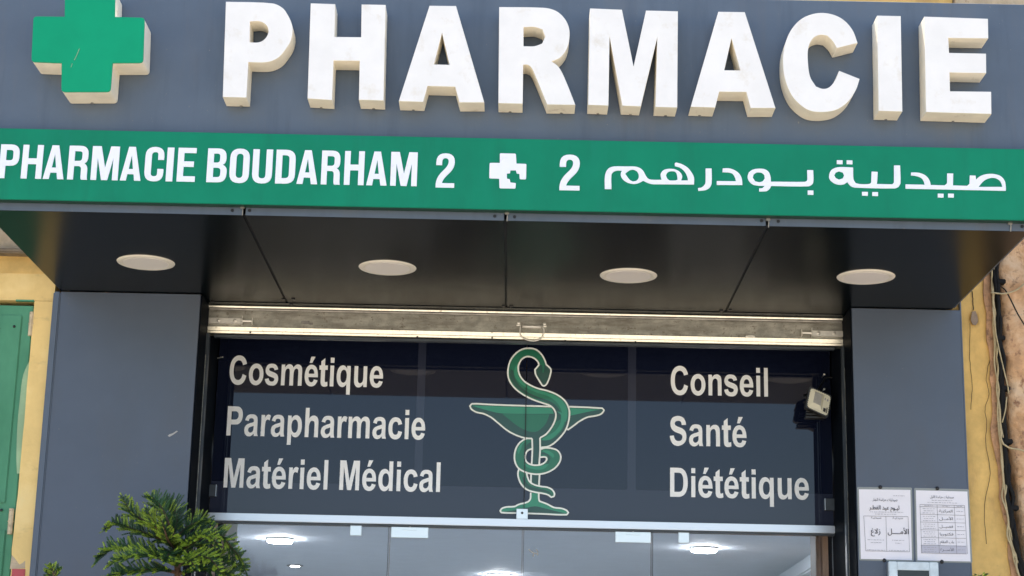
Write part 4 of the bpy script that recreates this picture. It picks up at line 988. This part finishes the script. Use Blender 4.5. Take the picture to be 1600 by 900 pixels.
def poster(label, quad, rows, rules, dashes, cells=()):
    t = thing('poster', label, 'poster', 'duty roster posters')
    TL, TR, BR, BL = [Vector(onY(x, y, -.004)) for x, y in quad]
    def at(u, v): return TL.lerp(TR, u).lerp(BL.lerp(BR, u), v)
    sl = [at(-.03, -.035), at(1.035, -.035), at(1.035, 1.02), at(-.03, 1.02)]
    link('sleeve', slab([rounded(sl, .006, 3)], -.0005, .0015), M_sleeve, t)
    pb = bmesh.new(); nx = 8; ny = 12; g2 = [[None]*(ny+1) for _ in range(nx+1)]
    for i in range(nx+1):
        for j in range(ny+1):
            p = at(i/nx, j/ny); g2[i][j] = pb.verts.new((p.x, -.004-.0012*noise.noise(Vector((i*.5, j*.4, quad[0][0]))), p.y))
    for i in range(nx):
        for j in range(ny): pb.faces.new((g2[i][j], g2[i][j+1], g2[i+1][j+1], g2[i+1][j]))
    pm = bpy.data.meshes.new('sheet'); pb.to_mesh(pm); pb.free()
    sh = link('sheet', pm, M_paper, t)
    H = (TL-BL).length; Wd = (TR-TL).length; y = -.0062
    for u0, v0, u1, v1 in cells:
        q = MB(); q.quad([(at(u0, v0).x, y+.0003, at(u0, v0).y), (at(u1, v0).x, y+.0003, at(u1, v0).y), (at(u1, v1).x, y+.0003, at(u1, v1).y), (at(u0, v1).x, y+.0003, at(u0, v1).y)]); q.build('shaded_cell', M_shadecell, sh)
    ln = MB()
    for k, (u0, v0, u1, v1) in enumerate(rules): ribbon(ln, [at(u0, v0), at(u1, v1)], .0011, y-.00002*k)
    ln.build('ruled_lines', M_ink, sh)
    dm = MB()
    for u0, u1, v in dashes:
        u = u0; random.seed(int(u0*1000+v*7777))
        while u < u1:
            l_ = random.uniform(.02, .06); e = min(u+l_, u1)
            ribbon(dm, [at(u, v), at(e, v+random.uniform(-.002, .002))], random.uniform(.0014, .0022), y-.0002); u = e+random.uniform(.008, .02)
    dm.build('small_print', M_inkg, sh)
    for s, u, v, h, wid in rows:
        me = text_mesh(s); xs_ = [vx.co.x for vx in me.vertices]; 
        a, c = min(xs_), max(xs_); sx = wid*Wd/(c-a); sy = h*H*1.4; p = at(u, v)
        for vx in me.vertices: vx.co = (p.x+(vx.co.x-(a+c)/2)*sx, y-.0003, p.y+vx.co.y*sy)
        me.materials.clear()
        link('print', me, M_ink, sh)
        if h < .05: continue
        me2 = me.copy()
        for vx in me2.vertices: vx.co = (vx.co.x+.0006, y-.0005, vx.co.z+.0004)
        link('print', me2, M_ink, sh)
    for u, v in ((.42, -.035), (.46, 1.012)):
        p = at(u, v); MB().dome((p.x, -.004, p.y), .008).build('screw', M_screw, t, smooth=True)
R1 = [('صيدليات حراسة النهار', .5, .165, .042, .48), ('ليـوم عيد الفطـر', .48, .290, .062, .58), ('صيدليـة', .32, .42, .028, .20), ('صيدليـة', .74, .42, .028, .20),
      ('زلاغ', .30, .635, .075, .18), ('الأمــــل', .74, .635, .075, .40)]
ru = [(.08, .385, .94, .385), (.08, .385, .10, .885), (.94, .385, .955, .885), (.51, .385, .51, .885), (.10, .885, .955, .885)]
da = [(.66, .88, .088), (.2, .86, .325), (.3, .72, .355), (.14, .46, .725), (.2, .42, .765), (.62, .86, .725), (.68, .8, .765), (.12, .48, .87), (.55, .92, .87)]
poster('laminated A4 notice with a two-column table, left of the two on the right pillar', [(1341.8, 764.5), (1422.5, 765.5), (1425, 875.2), (1345, 873.2)], R1, ru, da)
rows7 = ['المركزية', 'الأمــل', 'فضيــل', 'فكتوريا', 'باب المقام', 'الأســرة']
R2 = [('صيدليات حراسة الليل', .5, .105, .036, .46)]; ru2 = []; da2 = [(.3, .7, .14), (.22, .8, .172)]
vs_ = [.205, .235, .345, .455, .565, .675, .785, .895]
for v in vs_: ru2.append((.07, v, .93, v))
for u in (.07, .40, .73, .93): ru2.append((u, .205, u+.015, .895))
for k, s in enumerate(rows7):
    v0, v1 = vs_[k+1], vs_[k+2]; R2.append((s, .565, (v0+v1)/2+.018, .040, .26))
    da2 += [(.12, .36, v0+.028), (.14, .34, v0+.058), (.12, .36, v0+.088), (.77, .90, (v0+v1)/2)]
da2 += [(.15, .32, .22), (.5, .64, .22), (.78, .88, .22)]
poster('laminated A4 notice with a seven-row table, right of the two on the right pillar', [(1431, 766), (1511.5, 768), (1516.5, 877.3), (1433.5, 875.5)], R2, ru2, da2, cells=((.075, .79, .93, .892),))

# intercom under the posters
ic = thing('intercom', 'silver framed entry panel with black screen below the posters', 'intercom')
x0, z0 = onY(1388, 877, -.04); x1, _ = onY(1466, 878, -.04)
fr_ = .0
xi0, zi0 = onY(1402.5, 890.5, -.042); xi1, _ = onY(1452, 891, -.042)
m = MB(); zb = z0-.30
m.box(x0, xi0, -.042, -.002, zb, z0, bev=.003); m.box(xi1, x1, -.042, -.002, zb, z0, bev=.003); m.box(xi0-.001, xi1+.001, -.0415, -.002, zi0, z0-.0005, bev=.002); m.box(xi0-.001, xi1+.001, -.0415, -.002, zb+.0005, zb+.06, bev=.002)
m.build('frame', M_silver, ic)
box('screen', M_screen, ic, xi0, xi1, -.034, -.003, zb+.061, zi0-.001)

# ------------------------------------------------------------------ plants
def frond(mb, root, dir_, length, droop, wbase, leaf_mi_fn, rnd):
    """a conifer branch: main axis with rows of thick needle-clad twigs on both sides"""
    pts = []; d = Vector(dir_).normalized(); p = Vector(root); n = 12
    for i in range(n+1):
        pts.append(p.copy()); d = (d + Vector((0, 0, -droop/n))).normalized(); p = p+d*length/n
    mb.tube(pts, [max(.0018, .007*(1-i/n)) for i in range(n+1)], 5, 0)
    return pts
def needle_twig(mb, p0, d, L, curl, rnd, mi_base, mi_tip, rad=.0125, n_ring=6):
    d = d.normalized(); p = p0.copy(); steps = max(4, int(L/.0065)); 
    a0 = rnd.random()*6.28
    for i in range(steps):
        t = i/steps; d = (d+Vector((0, 0, curl/steps))+Vector((rnd.gauss(0, .02), rnd.gauss(0, .02), rnd.gauss(0, .02)))).normalized()
        q = p+d*L/steps
        a = d.cross(Vector((.3, .2, 1))).normalized(); b = d.cross(a)
        r_ = rad*(1-.45*t)
        for k in range(n_ring):
            an = a0+i*1.1+2*math.pi*k/n_ring
            o = a*math.cos(an)+b*math.sin(an)
            tip = p+o*r_*rnd.uniform(.8, 1.15)+d*r_*1.1
            s_ = d.cross(o)*.0021
            base = p+o*.001
            mi = mi_tip if (t > .45+rnd.uniform(-.2, .2)) else mi_base
            mb.quad([base+s_, base-s_, tip-s_*.5+Vector((0, 0, 0)), tip+s_*.5], mi)
        p = q
    mb.quad([p-d*.004+a*.003, p-d*.004-a*.003, p+d*.006], mi_tip)
def conifer(name, label, base, height, whorls, seed, group=None):
    rnd = random.Random(seed); t = thing(name, label, 'plant', group, base)
    tr = MB(); H = height; P = [(.01*math.sin(z*3), .01*math.cos(z*2.3), z) for z in [H*i/20 for i in range(21)]]
    tr.tube(P, [.020*(1-i/22)+.003 for i in range(21)], 7); tr.build('trunk', M_trunk, t, smooth=True)
    for z, nb, L, elev, dense in whorls:
        ph = rnd.random()*6.28
        for k in range(nb):
            an = ph+2*math.pi*k/nb+rnd.uniform(-.25, .25); el = elev+rnd.uniform(-.15, .15); ll = L*rnd.uniform(.75, 1.1)
            d = Vector((math.cos(an)*math.cos(el), math.sin(an)*math.cos(el), math.sin(el)))
            mb = MB(); root = Vector((.01*math.sin(z*3), .01*math.cos(z*2.3), z))
            pts = frond(mb, root, d, ll, .75, .0, None, rnd)
            N = len(pts); perp = d.cross(Vector((0, 0, 1))).normalized()
            ntw = int(ll/.019*dense)
            for i in range(ntw):
                f = .10+.88*i/ntw; idx = f*(N-1); j = min(int(idx), N-2); p = pts[j].lerp(pts[j+1], idx-j); dd = (pts[j+1]-pts[j]).normalized()
                for s_ in (-1, 1):
                    tl = (.13*math.sin(math.pi*(.18+.72*f))+.03)*(ll/.45)**.5*rnd.uniform(.8, 1.15)
                    td = (dd*.7+perp*s_*.9+Vector((0, 0, rnd.uniform(.1, .6))))
                    needle_twig(mb, p, td, tl, .45+rnd.uniform(-.5, .35), rnd, 1, 2 if rnd.random() < .55 else 1)
            needle_twig(mb, pts[-1], dd, .05, .1, rnd, 1, 2)
            mb.build('branch', [M_trunk, M_leaf, M_leaf2], t)
    return t
YP = -.55
px0, pz0 = onY(276, 880, YP)
cf = thing('conifer', 'bushy green conifer with bright new tips in front of the left pillar', 'plant', None, (px0, YP, .12))
O = Vector((px0, YP, .12)); rnd = random.Random(12)
def comb(pts, tw, parent, bright, name='branch', up_=.25, gap=.0085):
    """arching frond: a woody axis with a close comb of needle-clad twigs on both sides, shortening to the tip"""
    P3 = [Vector((onY(x, y, yy)[0], yy, onY(x, y, yy)[1])) - O for x, y, yy in pts]
    Q = []                                             # Catmull-Rom in space
    for a in range(len(P3)-1):
        p0, p1, p2, p3 = P3[max(a-1, 0)], P3[a], P3[a+1], P3[min(a+2, len(P3)-1)]
        for k in range(8):
            t = k/8; Q.append(.5*((2*p1)+(p2-p0)*t+(2*p0-5*p1+4*p2-p3)*t*t+(-p0+3*p1-3*p2+p3)*t**3))
    Q.append(P3[-1]); mb = MB(); N = len(Q)
    mb.tube(Q, [.0075*(1-.8*i/N) for i in range(N)], 5, 0)
    L = [0]
    for a, b in zip(Q, Q[1:]): L.append(L[-1]+(b-a).length)
    tot = L[-1]; s_ = tot*.10; side = 1
    while s_ < tot:
        k = max(i for i in range(N) if L[i] <= s_); k = min(k, N-2)
        f = s_/tot; p = Q[k].lerp(Q[k+1], (s_-L[k])/max(1e-6, L[k+1]-L[k])); d = (Q[k+1]-Q[k]).normalized()
        w_ = d.cross(Vector((0, -.6, .8))).normalized(); w_ = w_ if w_.length else Vector((1, 0, 0))
        for sd_ in (-1, 1):
            tl = tw*(.45+.75*math.sin(math.pi*min(1, .15+f*.72)))*(1.0 if f < .8 else 1-.55*(f-.8)/.2)*rnd.uniform(.8, 1.15)
            td = d*rnd.uniform(.5, .8)+w_*sd_*rnd.uniform(.7, 1.0)+Vector((0, rnd.uniform(-.35, .15), up_+rnd.uniform(-.2, .2)))
            needle_twig(mb, p, td, tl, rnd.uniform(-.3, .5), rnd, 2 if rnd.random() < bright*.45 else 1, 2 if rnd.random() < bright*.9+.1 else 1, rad=.0068, n_ring=5)
        s_ += gap*rnd.uniform(.8, 1.25)
    needle_twig(mb, Q[-1], Q[-1]-Q[-2], tw*.5, .1, rnd, 1, 2, rad=.006, n_ring=5)
    mb.build(name, [M_trunk, M_leaf, M_leaf2], parent)
tz = [(278, 900), (277, 880), (274, 860), (270, 840), (264, 815)]
trk = MB(); tp = [Vector((0, 0, 0)), Vector((.012, .01, .6)), Vector((-.01, 0, 1.3)), Vector((.006, 0, 1.9))] + [Vector((onY(x, y, YP)[0], YP, onY(x, y, YP)[1]))-O for x, y in tz]
trk.tube(tp, [.024, .021, .018, .015, .013, .011, .009, .006, .003], 8); trk.build('trunk', M_trunk, cf, smooth=True)
for pts, tw, br in (
    ([(270, 842, YP), (262, 815, YP-.02), (252, 793, YP), (240, 779, YP+.02), (233, 775, YP+.03)], .060, .35),
    ([(268, 838, YP), (276, 815, YP+.06), (272, 795, YP+.10), (258, 786, YP+.12), (248, 789, YP+.13)], .055, .15),
    ([(272, 850, YP), (248, 826, YP-.06), (222, 812, YP-.08), (203, 797, YP-.08), (192, 778, YP-.07)], .050, .8),
    ([(272, 852, YP), (240, 838, YP-.02), (205, 826, YP), (180, 818, YP+.02), (166, 826, YP+.02)], .058, .5),
    ([(274, 856, YP), (250, 832, YP-.14), (238, 812, YP-.18), (230, 797, YP-.18)], .050, .85),
    ([(274, 858, YP), (262, 842, YP-.16), (256, 822, YP-.22), (250, 808, YP-.22)], .045, .9),
    ([(272, 846, YP), (290, 826, YP+.06), (312, 815, YP+.08), (330, 817, YP+.08)], .055, .35),
    ([(276, 862, YP), (298, 842, YP-.05), (322, 832, YP-.06), (345, 838, YP-.05), (362, 856, YP-.03), (378, 876, YP), (384, 893, YP)], .050, .35),
    ([(276, 864, YP), (300, 848, YP-.12), (318, 838, YP-.18), (332, 842, YP-.20), (341, 852, YP-.20)], .045, .9),
    ([(277, 880, YP), (255, 868, YP-.05), (220, 858, YP-.06), (185, 856, YP-.04), (160, 866, YP-.02), (150, 878, YP)], .060, .35),
    ([(277, 884, YP), (250, 872, YP-.14), (215, 868, YP-.18), (185, 874, YP-.18), (170, 884, YP-.16)], .055, .6),
    ([(278, 882, YP), (300, 874, YP-.02), (330, 870, YP), (358, 876, YP+.02), (374, 890, YP+.02)], .055, .2),
    ([(278, 886, YP), (284, 878, YP-.20), (296, 876, YP-.28), (306, 886, YP-.30)], .050, .75),
    ([(277, 868, YP), (285, 858, YP+.10), (300, 852, YP+.16), (322, 855, YP+.18), (340, 866, YP+.18)], .060, .05),
    ([(278, 895, YP), (250, 890, YP-.05), (215, 892, YP-.06), (180, 898, YP-.05), (160, 910, YP)], .060, .3),
    ([(278, 897, YP), (310, 890, YP-.05), (345, 893, YP-.06), (375, 905, YP-.05)], .060, .4),
    ([(278, 875, YP), (270, 866, YP-.10), (264, 866, YP-.18), (258, 876, YP-.22)], .045, .3),
    ([(278, 884, YP), (296, 872, YP-.16), (318, 870, YP-.20), (335, 880, YP-.22), (343, 893, YP-.22)], .050, .9),
    ([(278, 940, YP), (240, 925, YP-.05), (190, 925, YP-.05), (140, 945, YP)], .065, .3), ([(278, 940, YP), (320, 925, YP-.05), (370, 925, YP-.05), (410, 945, YP)], .065, .3),
    ([(278, 1010, YP), (230, 990, YP-.05), (180, 990, YP-.05), (130, 1010, YP)], .065, .3), ([(278, 1010, YP), (320, 990, YP-.1), (370, 990, YP-.1), (420, 1010, YP)], .065, .3),
    ([(278, 1100, YP), (230, 1080, YP-.05), (180, 1080, YP-.05), (130, 1110, YP)], .065, .3), ([(278, 1100, YP), (320, 1080, YP-.1), (370, 1080, YP-.1), (420, 1110, YP)], .065, .3)):
    comb(pts, tw, cf, br)
x, z = onY(84, 900, YP-.1); O = Vector((x, YP-.1, .12))
cs2 = thing('conifer_seedling', 'single small green conifer tip at the bottom left edge', 'plant', None, tuple(O))
MB().tube([(0, 0, 0), (.01, 0, (z-.12)*.5), (0, 0, z-.11)], [.010, .007, .003], 6).build('trunk', M_trunk, cs2, smooth=True)
for pts, tw, br in (([(84, 905, YP-.1), (83, 893, YP-.1), (80, 885, YP-.1)], .030, .9), ([(84, 903, YP-.1), (88, 893, YP-.1), (92, 890, YP-.1)], .026, .5), ([(84, 906, YP-.1), (77, 898, YP-.1), (74, 893, YP-.1)], .024, .5)):
    comb(pts, tw, cs2, br)
x, z = onY(1535, 897, -.25)
sh = thing('shrub', 'low green shrub tips at the bottom right below the posters', 'plant', None, (x, -.25, .12))
rnd = random.Random(3); lm = MB()
for k in range(420):
    a = rnd.uniform(0, 6.28); rr_ = .11*math.sqrt(rnd.random()); h_ = (z-.12)+.005-rr_*rr_*3-rnd.random()**.6*.5
    if rnd.random() < .35: h_ = z-.12-rr_*.35+rnd.uniform(-.03, .012)
    p = Vector((rr_*math.cos(a), rr_*math.sin(a), h_)); s_ = rnd.uniform(.008, .015); u = Vector((rnd.gauss(0, 1), rnd.gauss(0, 1), rnd.gauss(0, .6))).normalized(); v = u.cross(Vector((rnd.gauss(0, 1), rnd.gauss(0, 1), 1))).normalized()
    lm.quad([p-u*s_, p-v*s_*.5, p+u*s_, p+v*s_*.5], rnd.choice((0, 1)))
lm.build('foliage', [M_leaf, M_leaf2], sh)
MB().tube([(0, 0, 0), (.02, 0, z-.5), (0, 0, z-.14)], [.012, .008, .003], 6).build('stem', M_trunk, sh)
for o_, (x, y) in (('pot', (px0, YP)),):
    p = thing('plant_pot', 'terracotta pot holding the conifer', 'pot', None, (x, y, .131))
    r_ = MB(); r_.tube([(0, 0, 0), (0, 0, .30), (0, 0, .301), (0, 0, .35)], [.15, .21, .23, .23], 24); r_.build('vessel', M_pot, p, smooth=False)
